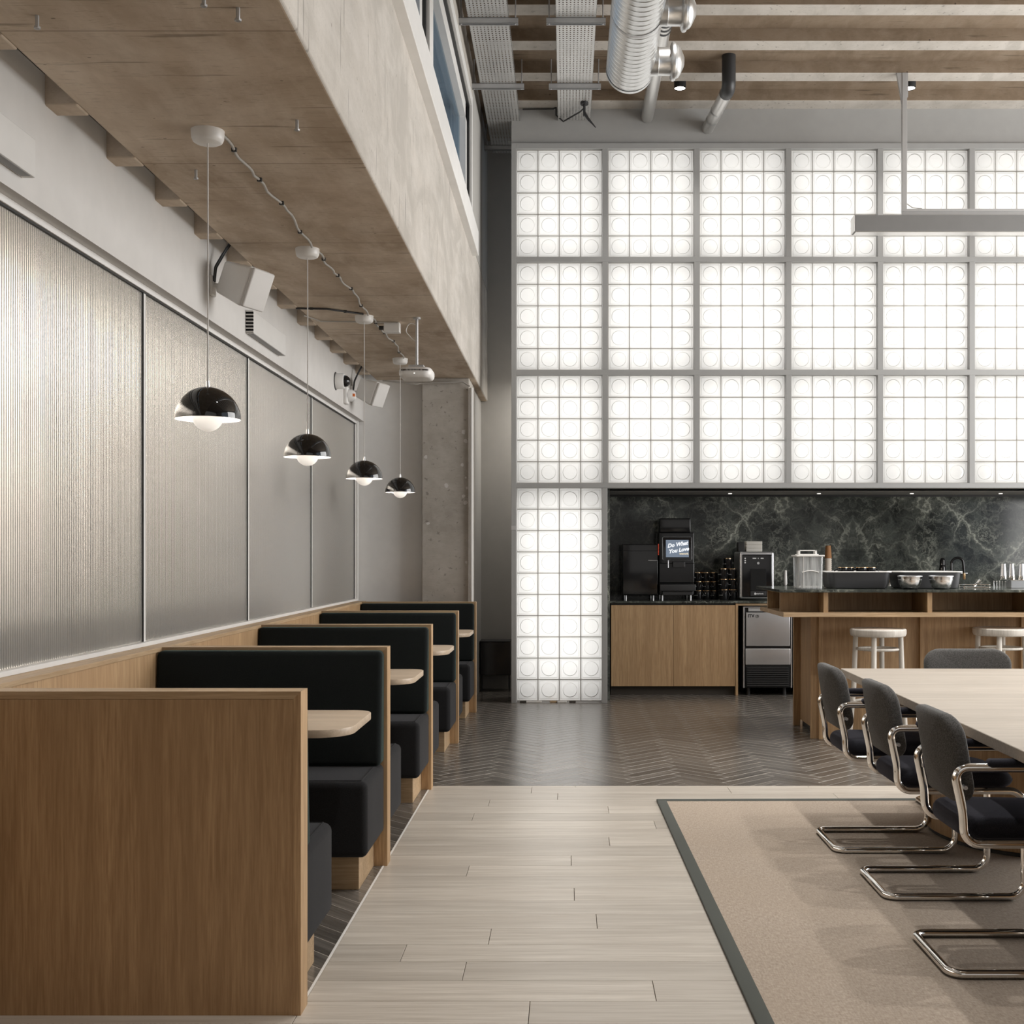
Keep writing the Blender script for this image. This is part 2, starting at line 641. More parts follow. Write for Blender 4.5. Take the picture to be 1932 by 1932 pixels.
def link(name, data, parent=None, loc=None, rot=None):
    o = bpy.data.objects.new(name, data)
    COL.objects.link(o)
    if parent is not None:
        o.parent = parent
    if loc:
        o.location = loc
    if rot:
        o.rotation_euler = rot
    return o


def tag(o, label=None, cat=None, group=None, kind=None):
    for k, v in (('label', label), ('category', cat), ('group', group), ('kind', kind)):
        if v:
            o[k] = v
    return o


def thing(name, label, cat, loc=(0, 0, 0), rz=0, group=None):
    o = link(name, None, None, loc, (0, 0, rz))
    return tag(o, label, cat, group)


def struct(name, mb, mats, parent=None, smooth=None):
    o = mb.build(name, mats, parent, smooth)
    if parent is None:
        o['kind'] = 'structure'
    return o


def structe(name):
    o = link(name, None)
    o['kind'] = 'structure'
    return o


def copy_tree(o, parent=None):
    c = o.copy()
    COL.objects.link(c)
    c.parent = parent
    for ch in list(o.children):
        copy_tree(ch, c)
    return c


def rrect(x0, x1, y0, y1, r, n=5):
    rs = r if isinstance(r, (list, tuple)) else [r] * 4
    pts = []
    for (cx, cy, w0), q in zip(((x1, y0, -pi / 2), (x1, y1, 0), (x0, y1, pi / 2), (x0, y0, pi)), rs):
        sx = -1 if cx == x1 else 1
        sy = -1 if cy == y1 else 1
        for i in range(n + 1):
            w = w0 + pi / 2 * i / n
            pts.append((cx + sx * q + q * cos(w), cy + sy * q + q * sin(w)))
    return pts


def fillet(pts, r, n=6):
    pts = [Vector(p) for p in pts]
    rs = r if isinstance(r, (list, tuple)) else [r] * len(pts)
    out = [pts[0]]
    for i in range(1, len(pts) - 1):
        a, b, c = pts[i - 1], pts[i], pts[i + 1]
        u, w = (a - b).normalized(), (c - b).normalized()
        ang = u.angle(w)
        d = min(rs[i] / math.tan(ang / 2), (a - b).length * 0.499, (c - b).length * 0.499)
        rad = d * math.tan(ang / 2)
        ctr = b + (u + w).normalized() * (rad / sin(ang / 2))
        p0, p1 = b + u * d, b + w * d
        e0, e1 = p0 - ctr, p1 - ctr
        tot = e0.angle(e1)
        for k in range(n + 1):
            s = k / n
            out.append(ctr + (e0 * sin((1 - s) * tot) + e1 * sin(s * tot)) / sin(tot))
    out.append(pts[-1])
    return out


def text(body, size, mat, parent, loc, rot, name='lettering', shear=0, off=0, align='CENTER', ext=0.0004):
    c = bpy.data.curves.new(name, 'FONT')
    c.body = body
    c.size = size
    c.shear = shear
    c.offset = off
    c.extrude = ext
    c.align_x = align
    c.align_y = 'CENTER'
    c.resolution_u = 3
    c.materials.append(MATS[mat])
    o = bpy.data.objects.new(name, c)
    COL.objects.link(o)
    me = bpy.data.meshes.new_from_object(o.evaluated_get(bpy.context.evaluated_depsgraph_get()))
    bpy.data.objects.remove(o)
    return link(name, me, parent, loc, rot)


Yt = lambda z: z * K
Trans = Matrix.Translation
RX = lambda a: Matrix.Rotation(a, 4, 'X')
RY = lambda a: Matrix.Rotation(a, 4, 'Y')
RZ = lambda a: Matrix.Rotation(a, 4, 'Z')

# ================================================================== THE SETTING
GW = 11.1            # face of the glass block wall
BK = Yt(11.2)        # corridor back wall
BW = -1.75           # booth wainscot
XB = -0.795          # face of the concrete beam
Y0 = -3.4            # wall behind the camera
XR = 7.5             # window wall opposite

# ---- floor
fl = structe('floor')
MB().box(-5, XR, Y0, 14, -0.2, -0.012).build('subfloor', 'plank_gap', fl)
WE = Yt(6.47)        # end of the planks
WX = -0.79           # left edge of the planks
MB().box(-2.0, WX + 0.004, 3.60, WE, -0.02, -0.0006).build('grout_bed', 'tile_grout', fl)
MB().box(-2.0, XR, WE, BK + 0.2, -0.02, -0.0006).build('grout_bed', 'tile_grout', fl)
pw = 0.1625 * K
rows = []
yy = Yt(6.434)
ends = {0: (-0.2, 0.93), 1: (-0.05, 1.5), 2: (-0.42, 0.9), 3: (0.22, 1.6), 4: (-0.48, 0.62), 5: (0.44, 2.0), 6: (-1.4, 1.2), 7: (0.20, 1.7), 8: (-1.1, 0.95),
        9: (0.02, 1.5), 10: (-0.42, 1.1), 11: (-1.0, 0.9), 12: (0.03, 1.3), 13: (-1.3, 1.05), 14: (0.11, 1.6), 15: (-0.27, 1.0), 16: (-0.55, 0.7), 17: (-0.33, 1.2),
        18: (0.27, 1.4), 19: (-0.11, 0.9)}


def plank(x0, x1, y0, y1):
    if x1 - x0 < 0.01 or y1 - y0 < 0.01:
        return
    g = 0.0009
    cx, cy = (x0 + x1) / 2, (y0 + y1) / 2
    m = MB().rbox(x0 + g - cx, x1 - g - cx, y0 + g - cy, y1 - g - cy, -0.014, 0, 0.0012)
    m.build('plank', 'plank_oak', fl, loc=(cx, cy, 0))


plank(WX + 0.004, 0.05, yy, WE)
plank(0.05, 1.4, yy, WE)
plank(1.4, 2.9, yy, WE)
plank(2.9, 4.4, yy, WE)
for i in range(0, 30):
    ya, yb = yy - pw, yy
    xl = WX + 0.004 if ya > 3.42 else -2.0
    if ya < 3.60 and xl > -1.5:
        plank(-2.0, WX + 0.004, ya, min(yb, 3.60))
    e = list(ends.get(i, (random.uniform(-0.9, 0.9), random.uniform(1.0, 2.0))))
    xs = [xl] + [x for x in e if x > xl + 0.1] + [e[-1] + 1.4, e[-1] + 2.9]
    xs = [x for x in xs if x < 4.6] + [4.6]
    for a, b in zip(xs, xs[1:]):
        plank(a, b, ya, yb)
    yy = ya
MB().box(-5, 4.6, Y0, yy, -0.014, -0.0005).build('plank', 'plank_oak', fl)
MB().box(4.6, XR, Y0, WE, -0.014, -0.0005).build('plank', 'plank_oak', fl)
MB().box(WX - 0.004, WX + 0.003, 3.62, WE + 0.004, -0.012, 0.001).build('edge_strip', 'white_gloss', fl)

# herringbone tiles: L x W laid at 45 degrees
TL, TW = 0.40, 0.0885
q2 = math.sqrt(0.5)


def toXY(p, q):
    return ((p - q) * q2 - 0.152, (p + q) * q2 + 7.0)


tile_h = MB().rbox(-TL / 2 + 0.0019, TL / 2 - 0.0019, -TW / 2 + 0.0019, TW / 2 - 0.0019, -0.012, 0, 0.0015).mesh('floor_tile', 'tile_dark')
cand = []
for k in range(-90, 120):
    for j in range(-14, 16):
        for vert in (0, 1):
            p, q = k * TW + j * TL, k * TW - j * TL
            if vert:
                p, q = p + TL + TW / 2, q + TW - TL / 2
            else:
                p, q = p + TL / 2, q + TW / 2
            X, Y = toXY(p, q)
            cand.append((X, Y, R(45) if not vert else R(-45)))
inside = []
for X, Y, a in cand:
    if not (-1.72 < X < 5.2 and 3.56 < Y < BK + 0.15):
        continue
    ext = (TL / 2 + TW / 2) * q2
    main = Y - ext > WE + 0.004
    strip = X + ext < WX - 0.004 and Y - ext > 3.604
    if main or strip:
        inside.append((X, Y, a, None))
    elif Y + ext > WE + 0.006 or X - ext < WX - 0.006:
        inside.append((X, Y, a, 'cut'))


def cut_tile(X, Y, a):
    """tile outline clipped against the plank area (L-shaped border)"""
    hl, hw = TL / 2 - 0.0019, TW / 2 - 0.0019
    pts = [(X + x * cos(a) - y * sin(a), Y + x * sin(a) + y * cos(a)) for x, y in ((-hl, -hw), (hl, -hw), (hl, hw), (-hl, hw))]

    def clip(P, f):
        o = []
        for i in range(len(P)):
            A, B = P[i - 1], P[i]
            fa, fb = f(A), f(B)
            if (fa >= 0) != (fb >= 0):
                s = fa / (fa - fb)
                o.append((A[0] + (B[0] - A[0]) * s, A[1] + (B[1] - A[1]) * s))
            if fb >= 0:
                o.append(B)
        return o
    A = clip(clip(pts, lambda p: WX - 0.006 - p[0]), lambda p: p[1] - 3.604)
    B = []
    if Y + 0.25 > WE:
        B = clip(pts, lambda p: p[1] - WE - 0.006)
        if X < WX + 0.25:
            if X < WX and Y > WE:
                A, B = clip(pts, lambda p: max(WX - 0.006 - p[0], p[1] - WE - 0.006)), []
            else:
                B = clip(B, lambda p: p[0] - WX + 0.006)
    return [P for P in (A, B) if len(P) > 2]


inside.sort(key=lambda t: (not (t[0] > -1.0), t[1] - (0.0 if t[0] < 2.2 else -1.0)))
rest = MB()
nt = 0
for X, Y, a, c in inside:
    vis = X > -1.05 and not (X > 1.6 and Y > 8.9) and not (X < -0.6 and Y < WE and X < -1.0)
    if c == 'cut':
        for P in cut_tile(X, Y, a):
            n = len(P)
            cx = sum(p[0] for p in P) / n
            cy = sum(p[1] for p in P) / n
            side = [tuple(range(n))] + [(i, i + n, (i + 1) % n + n, (i + 1) % n) for i in range(n)]
            if vis and nt < 296:
                Pr = [((x - cx) * cos(-a) - (y - cy) * sin(-a), (x - cx) * sin(-a) + (y - cy) * cos(-a)) for x, y in P]
                m = MB().add([(x, y, 0) for x, y in Pr] + [(x, y, -0.012) for x, y in Pr], side)
                m.build('floor_tile', 'tile_dark', fl, loc=(cx, cy, random.uniform(-0.0001, 0.0003)), rot=(0, 0, a))
                nt += 1
            else:
                rest.add([(x, y, 0) for x, y in P] + [(x, y, -0.012) for x, y in P], side)
    elif vis and nt < 296:
        link('floor_tile', tile_h, fl, (X, Y, random.uniform(-0.0001, 0.0003)), (R(random.uniform(-.12, .12)), R(random.uniform(-.03, .03)), a))
        nt += 1
    else:
        rest.rbox(-TL / 2 + 0.0019, TL / 2 - 0.0019, -TW / 2 + 0.0019, TW / 2 - 0.0019, -0.012, 0, 0.0015, M=Trans((X, Y, 0)) @ RZ(a))
rs = rest.build('floor_tile', 'tile_dark', fl)
rs['kind'] = 'stuff'

# ---- booth side wall: wainscot, reeded glazing, header
wl = structe('wall_left')
MB().box(-1.95, -1.79, Y0, 10.80, 2.522, 3.10).build('header', 'white_paint', wl)
MB().box(-2.0, -1.79, Y0, 10.80, 2.99, 3.10).build('header_slab', 'concrete', wl)
MB().box(-1.90, -1.862, 10.70, 10.80, 0.9, 2.56).build('end_jamb', 'white_paint', wl)
MB().box(-2.0, -1.862, Y0, 10.80, -0.01, 0.90).build('base_wall', 'white_paint', wl)
wn = structe('trim_1')
ys = [Y0, 1.0, 2.6, 3.75, 5.35, 7.06, 8.77, 10.62]
for a, b in zip(ys, ys[1:]):
    MB().rbox(BW - 0.03, BW, a + 0.0008, b - 0.0008, 0, 0.925, 0.001).build('wainscot_panel', 'oak', wn)
MB().rbox(-1.862, BW + 0.004, Y0, 10.62, 0.925, 0.944, 0.002).build('ledge', 'oak_y', wn)
# reeded glass, five bays
gz = structe('window_1')
muls = [Y0, Yt(0.11), Yt(1.68), Yt(3.285), Yt(4.889), Yt(6.488), Yt(8.104), 10.68]
GX = -1.862
for i, (a, b) in enumerate(zip(muls, muls[1:])):
    if b < 1.0:
        continue
    a, b = a + 0.014, b - 0.012
    m = MB()
    n = max(1, int((b - a) / 0.0165))
    pitch = (b - a) / n
    prof = []
    for k in range(n):
        for s in (0.0, 0.12, 0.3, 0.5, 0.7, 0.88):
            prof.append((a + (k + s) * pitch, GX + 0.0030 * math.sqrt(max(0, 1 - (2 * s - 1) ** 2))))
    prof.append((b, GX))
    V = []
    for y, x in prof:
        V += [(x, y, 0.958), (x, y, 2.515)]
    F = [(2 * k, 2 * k + 2, 2 * k + 3, 2 * k + 1) for k in range(len(prof) - 1)]
    m.add(V, F)
    L = len(prof)
    m.add([(GX - 0.008, a, 0.958), (GX - 0.008, b, 0.958), (GX - 0.008, b, 2.515), (GX - 0.008, a, 2.515)], [(0, 3, 2, 1)])
    m.build('glass_pane', 'reeded_glass', gz, 25)
    MB().box(GX - 0.012, GX + 0.008, b - 0.004, b + 0.004, 0.95, 2.52).build('mullion_gasket', 'black_matt', gz)
    MB().box(GX - 0.012, GX + 0.008, b + 0.004, b + 0.026, 0.95, 2.52).build('mullion', 'white_gloss', gz)
MB().rbox(GX - 0.03, GX + 0.032, Y0, 10.70, 0.944, 0.962, 0.002).build('bottom_rail', 'white_gloss', gz)
MB().rbox(GX - 0.03, GX + 0.020, Y0, 10.70, 2.497, 2.522, 0.002).build('top_rail', 'white_gloss', gz)
MB().box(GX - 0.004, GX + 0.012, Y0, 10.70, 2.490, 2.497).build('gasket', 'black_matt', gz)
MB().rbox(GX - 0.03, GX + 0.03, 10.69, 10.74, 0.944, 2.53, 0.002).build('end_post', 'white_gloss', gz)
# the room behind the glazing
br = structe('wall_back_room')
MB().box(-4.6, -4.5, Y0, 11, 0, 2.8).build('far_wall', 'white_paint', br)
MB().box(-4.6, -1.95, 10.80, 10.9, 0, 2.8).build('end_wall', 'white_paint', br)
MB().box(-4.6, -1.9, Y0, 11, 2.8, 2.9).build('lid', 'white_paint', br)
MB().box(-4.5, -3.9, Y0, 10.8, 0, 1.02).build('low_cabinet', 'rug_edge', br)
MB().box(-2.62, -2.56, 9.2, 10.7, 0.9, 2.2).build('pinboard', 'rug_edge', br)
MB().rbox(-2.75, -2.12, 0.5, 8.6, 0.0, 1.09, 0.08, 2).build('sofa', 'rug_edge', br)

# ---- concrete beam, ribs
bm = structe('wall_beam')
o = MB().rbox(-1.685, XB, Y0, BK, 2.89, 3.98, 0.012, 2).build('concrete_beam', ['concrete', 'concrete_lit'], bm)
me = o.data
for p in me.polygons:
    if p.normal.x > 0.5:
        p.material_index = 1  # side face paler than the soffit: light and shade put into the colours
ry = Yt(3.82)
rib = MB().rbox(-1.80, -1.68, 0, 0.107, 2.886, 3.0, 0.006).mesh('rib', 'concrete')
for i in range(-5, 13):
    if 0.5 < ry + i * 0.559 < 10.6:
        link('rib', rib, bm, (0, ry + i * 0.559, 0))
stud = MB().lathe([(0.006, 0), (0.006, 0.04)], 8).lathe([(0.010, 0.0), (0.010, 0.006)], 6).mesh('stud', 'zinc')
for X, Y in ((-1.52, 3.50), (-0.93, 3.45), (-0.96, 4.34), (-1.0, 3.36), (-1.49, 4.9)):
    link('stud', stud, bm, (X, Y, 2.852))
# upper wall: white sill box and clerestory
sl = structe('trim_2')
MB().rbox(XB - 0.005, -0.742, Y0, Yt(9.38), 3.865, 4.06, 0.003).build('sill_box', 'white_gloss', sl)
MB().rbox(-1.1, -0.742, Y0, Yt(9.38), 4.06, 4.068, 0.002).build('sill_top', 'white_gloss', sl)
wu = structe('wall_left_upper')
MB().box(-1.2, XB, Y0, Yt(9.43), 5.215, 5.6).build('lintel', 'concrete_column', wu)
MB().box(-1.2, XB, Yt(9.43), BK, 3.98, 5.6).build('end_pier', 'corridor_grey', wu)
wy = [Y0, 0.7, 3.9, 7.18, Yt(9.43)]
for i, (a, b) in enumerate(zip(wy, wy[1:])):
    if i < 2:
        continue
    w = structe(f'window_{i}')
    f = MB()
    f.box(XB - 0.30, XB, a, a + 0.09, 4.06, 5.215).box(XB - 0.30, XB, b - 0.10, b, 4.06, 5.215)
    f.box(XB - 0.30, XB, a + 0.09, b - 0.10, 5.12, 5.215).box(XB - 0.30, XB, a + 0.09, b - 0.10, 4.06, 4.10)
    f.build('frame', 'white_gloss', w)
    g = MB()
    c, d = a + 0.09, b - 0.10
    for (y0, y1, z0, z1) in ((c, c + 0.03, 4.10, 5.12), (d - 0.03, d, 4.10, 5.12), (c, d, 5.09, 5.12), (c, d, 4.10, 4.13)):
        g.box(XB - 0.07, XB - 0.02, y0, y1, z0, z1)
    g.build('gasket', 'black_matt', w)
    s = MB()
    c, d = c + 0.03, d - 0.03
    for (y0, y1, z0, z1) in ((c, c + 0.12, 4.13, 5.09), (d - 0.12, d, 4.13, 5.09), (c, d, 4.97, 5.09), (c, d, 4.13, 4.25)):
        s.box(XB - 0.12, XB - 0.04, y0, y1, z0, z1)
    s.build('sash', 'white_gloss', w)
    MB().box(XB - 0.10, XB - 0.09, c + 0.11, d - 0.11, 4.24, 4.98).build('pane', 'clear_glass', w)

# ---- back left wall, column, corridor
struct('wall_booth_end', MB().box(-2.0, -1.24, 10.78, 10.9, 0, 3.1), 'wall_white')
cl = structe('wall_column')
o = MB().rbox(-1.266, -0.85, Yt(9.72), 11.25, 0, 2.89, 0.008).build('concrete_column', 'concrete_column', cl)
chips = MB()
for X, Z in ((-0.90, 2.42), (-0.88, 2.34), (-0.91, 2.13), (-0.88, 2.02), (-1.05, 1.95), (-0.87, 1.93), (-0.90, 1.86), (-0.885, 1.80), (-1.23, 2.2), (-0.875, 1.28), (-1.21, 1.62)):
    n = 7
    rr = random.uniform(0.010, 0.026)
    pts = [(X + rr * random.uniform(.6, 1.1) * cos(2 * pi * k / n), Yt(9.72) - 0.0012, Z + rr * 1.1 * random.uniform(.6, 1.1) * sin(2 * pi * k / n)) for k in range(n)]
    chips.add(pts, [tuple(range(n))])
c_ = chips.build('plaster_chips', 'white_paint', cl)
c_['kind'] = 'stuff'
MB().tube([(-0.83, Yt(9.7), 0), (-0.83, Yt(9.7), 2.8)], 0.018, 12).build('conduit', 'white_paint', cl, 40)
cv = structe('wall_corridor')
MB().box(-1.6, 0.40, BK, BK + 0.1, 0, 5.6).build('back_face', 'corridor_grey', cv)
MB().box(-1.6, -0.86, 11.25, BK, 0, 2.89).build('side_face', 'corridor_grey', cv)

# ---- glass block wall: grey panel above, steel frame
PITCH, UX0 = 0.8335, -0.502
struct('wall_back', MB().box(UX0, XR, GW + 0.01, GW + 0.5, 5.09, 5.6), 'grey_paint')
MB().box(7.0, XR, GW, GW + 0.5, 0, 5.1).build('wall_back_right', 'grey_paint')['kind'] = 'structure'
fr = structe('trim_3')
cols = [(-0.454 + i * PITCH) for i in range(9)]
BWD = 0.775
rowz = [(4.057, 5.032), (3.031, 4.004), (2.001, 2.976)]
fm = lambda x0, x1, z0, z1, nm: MB().rbox(x0, x1, GW - 0.03, GW + 0.16, z0, z1, 0.002).build(nm, 'frame_grey', fr)
fm(UX0, -0.457, 0, 5.085, 'mullion')
fm(0.321, 0.371, 0, 1.952, 'mullion')
for i in range(8):
    x = cols[i] + BWD
    for z0, z1 in rowz:
        fm(x + 0.004, x + PITCH - BWD - 0.004, z0 - 0.003, z1 + 0.003, 'mullion')
for z0, z1 in ((5.035, 5.085), (4.007, 4.054), (2.979, 3.028)):
    fm(-0.457, 6.9, z0, z1, 'rail')
fm(-0.457, 6.9, 1.953, 1.998, 'rail')
MB().rbox(-0.502, -0.462, GW - 0.034, GW - 0.029, 1.57, 1.61, 0.001).build('key_switch', 'zinc', fr)

# one glass block: rounded square face with a ringed dish
bs = 0.0945


def block_mesh():
    n = 24
    dirs = [(cos(2 * pi * k / n), sin(2 * pi * k / n)) for k in range(n)]
    sq = [(c / max(abs(c), abs(s)), s / max(abs(c), abs(s))) for c, s in dirs]

    def sqring(h, y):
        return [(c * h, y, s * h) for c, s in sq]

    def ciring(r, y):
        return [(c * r, y, s * r) for c, s in dirs]
    rings = [(sqring(bs, 0.012), 1), (sqring(bs, 0.004), 1), (sqring(bs - 0.005, 0.0), 0), (sqring(bs - 0.013, -0.0005), 1), (sqring(bs - 0.0155, 0.002), 0),
             (ciring(0.0665, 0.001), 1), (ciring(0.0625, 0.0065), 0), (ciring(0.045, 0.004), 0), (ciring(0.02, 0.003), 0)]
    m = MB()
    V, F, mi = [], [], []
    for i, (rg, sl_) in enumerate(rings):
        V += rg
    for i in range(len(rings) - 1):
        for k in range(n):
            a, b = i * n + k, i * n + (k + 1) % n
            F.append((a, b, b + n, a + n))
            mi.append(rings[i][1])
    F.append(tuple(range((len(rings) - 1) * n, len(rings) * n)))
    mi.append(0)
    m.v, m.f, m.mi, m.cur = V, F, mi, 1
    return m.mesh('glass_block', ['block_glass', 'block_rim'])


BLK = block_mesh()
ordn = ['first', 'second', 'third', 'fourth', 'fifth', 'sixth', 'seventh', 'eighth']


def block_panel(x0, z0, nx, nz, px, pz, label):
    t = thing('glass_block_panel', label, 'glass blocks', (x0 + nx * px / 2, GW, z0), 0, 'backlit glass block panels')
    lx = -nx * px / 2
    g = MB()
    for i in range(nx + 1):
        g.box(lx + i * px - 0.0015, lx + i * px + 0.0015, 0.011, 0.016, 0, nz * pz)
    for j in range(nz + 1):
        g.box(lx, lx + nx * px, 0.011, 0.016, j * pz - 0.0015, j * pz + 0.0015)
    g.build('mortar_grid', 'grout', t)
    for i in range(nx):
        for j in range(nz):
            link('glass_block', BLK, t, (lx + (i + 0.5) * px, 0.006 + random.uniform(-.001, .001), (j + 0.5) * pz))
    return t


for r_, (z0, z1) in enumerate(rowz):
    for c in range(8):
        block_panel(cols[c], z0, 4, 5, BWD / 4, (z1 - z0) / 5,
                    f"backlit white glass block panel, {('top', 'middle', 'lower')[r_]} row of three, {ordn[c]} column from the corridor")
cp = block_panel(cols[0], 0.018, 4, 10, BWD / 4, 1.935 / 10, 'tall backlit glass block panel standing on the dark floor beside the kitchen opening')
for x, w_, m_ in ((-0.33, 0.028, 'toe_brown'), (-0.23, 0.07, 'white_gloss'), (-0.05, 0.035, 'oak_x'), (0.02, 0.05, 'white_gloss'), (0.12, 0.03, 'toe_brown')):
    MB().rbox(x - w_, x + w_, -0.012, 0.05, -0.0175, -0.002, 0.002).build('shim', m_, cp)
# lamp box shell behind the blocks
lb = structe('wall_lamp_box')
MB().box(0.34, 7.0, GW + 0.45, GW + 0.47, 1.96, 5.08).box(0.34, 7.0, GW + 0.02, GW + 0.47, 1.955, 1.985).build('box_shell', 'white_paint', lb)
MB().box(-0.50, 0.36, GW + 0.45, GW + 0.47, 0, 5.08).box(UX0, -0.48, GW + 0.161, GW + 0.47, 0, 5.08).build('box_back', 'white_paint', lb)

# ---- kitchen recess
KB = Yt(11.3)
kw = structe('wall_kitchen')
MB().box(0.36, 7.0, KB, KB + 0.1, 0, 2.3).build('marble_slab', 'marble_wall', kw)
MB().box(0.365, 0.40, GW + 0.17, KB, 0, 2.0).build('marble_return', 'marble_top', kw)
MB().box(0.30, 7.0, GW + 0.16, KB, 1.955, 2.0).build('soffit', 'grey_paint', kw)
MB().box(0.42, 7.0, KB - 0.03, KB, 1.935, 1.955).build('shadow_gap', 'black_matt', kw)
for X in (1.62, 2.5, 3.42, 4.3):
    MB().lathe([(0.018, -0.004), (0.018, 0)], 16).build('recessed_spot', 'led_spot', kw, loc=(X, KB - 0.30, 1.954))
    light('recessed_spot_lamp', 'SPOT', (X, KB - 0.30, 1.945), 3.5, (1, 0.92, 0.82), (0, 0, 0), 0.03, spot=R(110), blend=0.8)

# ---- ceiling
ce = structe('ceiling')
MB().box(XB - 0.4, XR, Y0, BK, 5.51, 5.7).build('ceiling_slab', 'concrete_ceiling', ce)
jo = MB().rbox(-0.62, XR, 0, 0.18, 5.41, 5.52, 0.004).mesh('joist', ['concrete_ceiling', 'concrete_lit'])
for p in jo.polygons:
    p.material_index = 1 if p.normal.z < -0.5 else 0  # pale underside, brown sides: light from below put into the colour
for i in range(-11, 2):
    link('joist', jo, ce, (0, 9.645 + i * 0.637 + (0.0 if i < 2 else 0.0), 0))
MB().rbox(UX0, XR, Yt(9.96), GW + 0.02, 5.41, 5.52, 0.01).build('wall_ledge', ['concrete_ceiling', 'concrete_lit'], ce)
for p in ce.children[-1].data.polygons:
    p.material_index = 1 if p.normal.z < -0.5 else 0  # ledge underside paler than its front, its light put into the colour
# window wall opposite and wall behind the camera
wr = structe('wall_right')
MB().box(XR, XR + 0.1, Y0, BK, 0, 0.8).box(XR, XR + 0.1, Y0, BK, 5.0, 5.7).box(XR, XR + 0.1, 10.6, BK, 0.8, 5.0).box(XR, XR + 0.1, Y0, 0.4, 0.8, 5.0).build('masonry', 'white_paint', wr)
struct('wall_rear', MB().box(-5, XR, Y0 - 0.1, Y0, 0, 5.7), 'rear_paint')

# ================================================================== THE BOOTHS
PF = [3.324 + 1.562 * i for i in range(5)]      # far faces of the partitions
PT = 0.090
ordp = ['first', 'second', 'third', 'fourth', 'fifth']
wherep = ['plain veneer front facing the room', 'behind the nearest booth table', 'behind the second booth table', 'behind the third booth table', 'last of the row, beside the concrete column']


def partition():
    t = thing('booth_partition', '', 'partition')
    x0, x1 = BW + 0.002, -0.774
    MB().rbox(x0, x1 - 0.022, 0.0, PT, 0, 0.921, 0.0008).build('panel', 'oak', t)
    # mitred edging: top and end
    e = MB()
    for (pa, pb) in ((0.0, PT),):
        e.add([(x0, pa - 0.001, 0.922), (x1 - 0.022, pa - 0.001, 0.922), (x1, pa - 0.001, 0.944), (x0, pa - 0.001, 0.944),
               (x0, pb + 0.001, 0.922), (x1 - 0.022, pb + 0.001, 0.922), (x1, pb + 0.001, 0.944), (x0, pb + 0.001, 0.944)],
              [(0, 1, 2, 3), (7, 6, 5, 4), (0, 4, 5, 1), (3, 2, 6, 7), (1, 5, 6, 2), (0, 3, 7, 4)])
    e.build('top_edging', 'oak_x', t)
    e = MB()
    e.add([(x1 - 0.022, -0.001, 0), (x1, -0.001, 0), (x1, -0.001, 0.944), (x1 - 0.0222, -0.001, 0.9218),
           (x1 - 0.022, PT + 0.001, 0), (x1, PT + 0.001, 0), (x1, PT + 0.001, 0.944), (x1 - 0.0222, PT + 0.001, 0.9218)],
          [(0, 1, 2, 3), (7, 6, 5, 4), (1, 5, 6, 2), (0, 3, 7, 4), (0, 4, 5, 1), (3, 2, 6, 7)])
    e.build('end_edging', 'oak', t)
    return t


def bench(fy):
    """bench with its back at local y=0, sitter looks to -y when fy=-1, to +y when fy=+1"""
    t = thing('booth_bench', '', 'bench')
    x0, x1 = BW + 0.004, -0.786
    d = 0.46

    def yy_(a, b):
        a, b = a * fy, b * fy
        return (a, b) if a < b else (b, a)
    ya, yb = yy_(0.0, d)
    s = MB().rbox(x0, x1, ya, yb, 0.145, 0.447, 0.028, 3, 2)
    s.build('seat', 'seat_fabric', t, 40)
    # sloping backrest
    m = MB()

    def lean(q):
        w = (q.z - 0.447) / (0.925 - 0.447)
        yl = q.y / 0.10
        th = 0.112 - 0.045 * w
        return Vector((q.x, yl * th * fy, q.z))
    m.rbox(x0, x1, 0.0, 0.10, 0.447, 0.932, 0.022, 3, 3, lean)
    if fy < 0:
        m.f = [f[::-1] for f in m.f]
    m.build('backrest', 'bench_fabric', t, 45)
    ya, yb = yy_(0.0, d - 0.085)
    MB().rbox(x0, -0.832, ya, yb, 0, 0.146, 0.002).build('plinth', 'oak_x', t)
    ya, yb = yy_(0.05, d - 0.07)
    sv = MB()
    e = d - 0.026
    sv.tube([(x1 - 0.0275, 0.12 * fy, 0.4475), (x1 - 0.0275, e * fy, 0.4475)], 0.0022, 5)
    sv.tube([(x0 + 0.02, e * fy, 0.4472), (x1 - 0.0275, e * fy, 0.4475)], 0.0022, 5)
    sv.build('seam_piping', 'seat_fabric', t, 40)
    return t


pt0 = partition()
bA0 = bench(-1)
bB0 = bench(1)
for i, z in enumerate(PF):
    yf = Yt(z)
    p = pt0 if i == 0 else copy_tree(pt0)
    p.location = (0, yf - PT, 0)
    tag(p, f'{ordp[i]} oak booth partition counted from the front, {wherep[i]}', None, 'booth partitions')
    if i > 0:
        b = bA0 if i == 1 else copy_tree(bA0)
        b.location = (0, yf - PT - 0.001, 0)
        tag(b, f'black upholstered booth bench facing the camera, on the front of the {ordp[i]} partition', None, 'booth benches')
    if i < 4:
        b = bB0 if i == 0 else copy_tree(bB0)
        b.location = (0, yf + 0.001, 0)
        tag(b, f'black upholstered booth bench turned to the kitchen, hidden behind the {ordp[i]} partition', None, 'booth benches')

LY = [Yt(z) for z in (4.063, 5.626, 7.205, 8.76)]


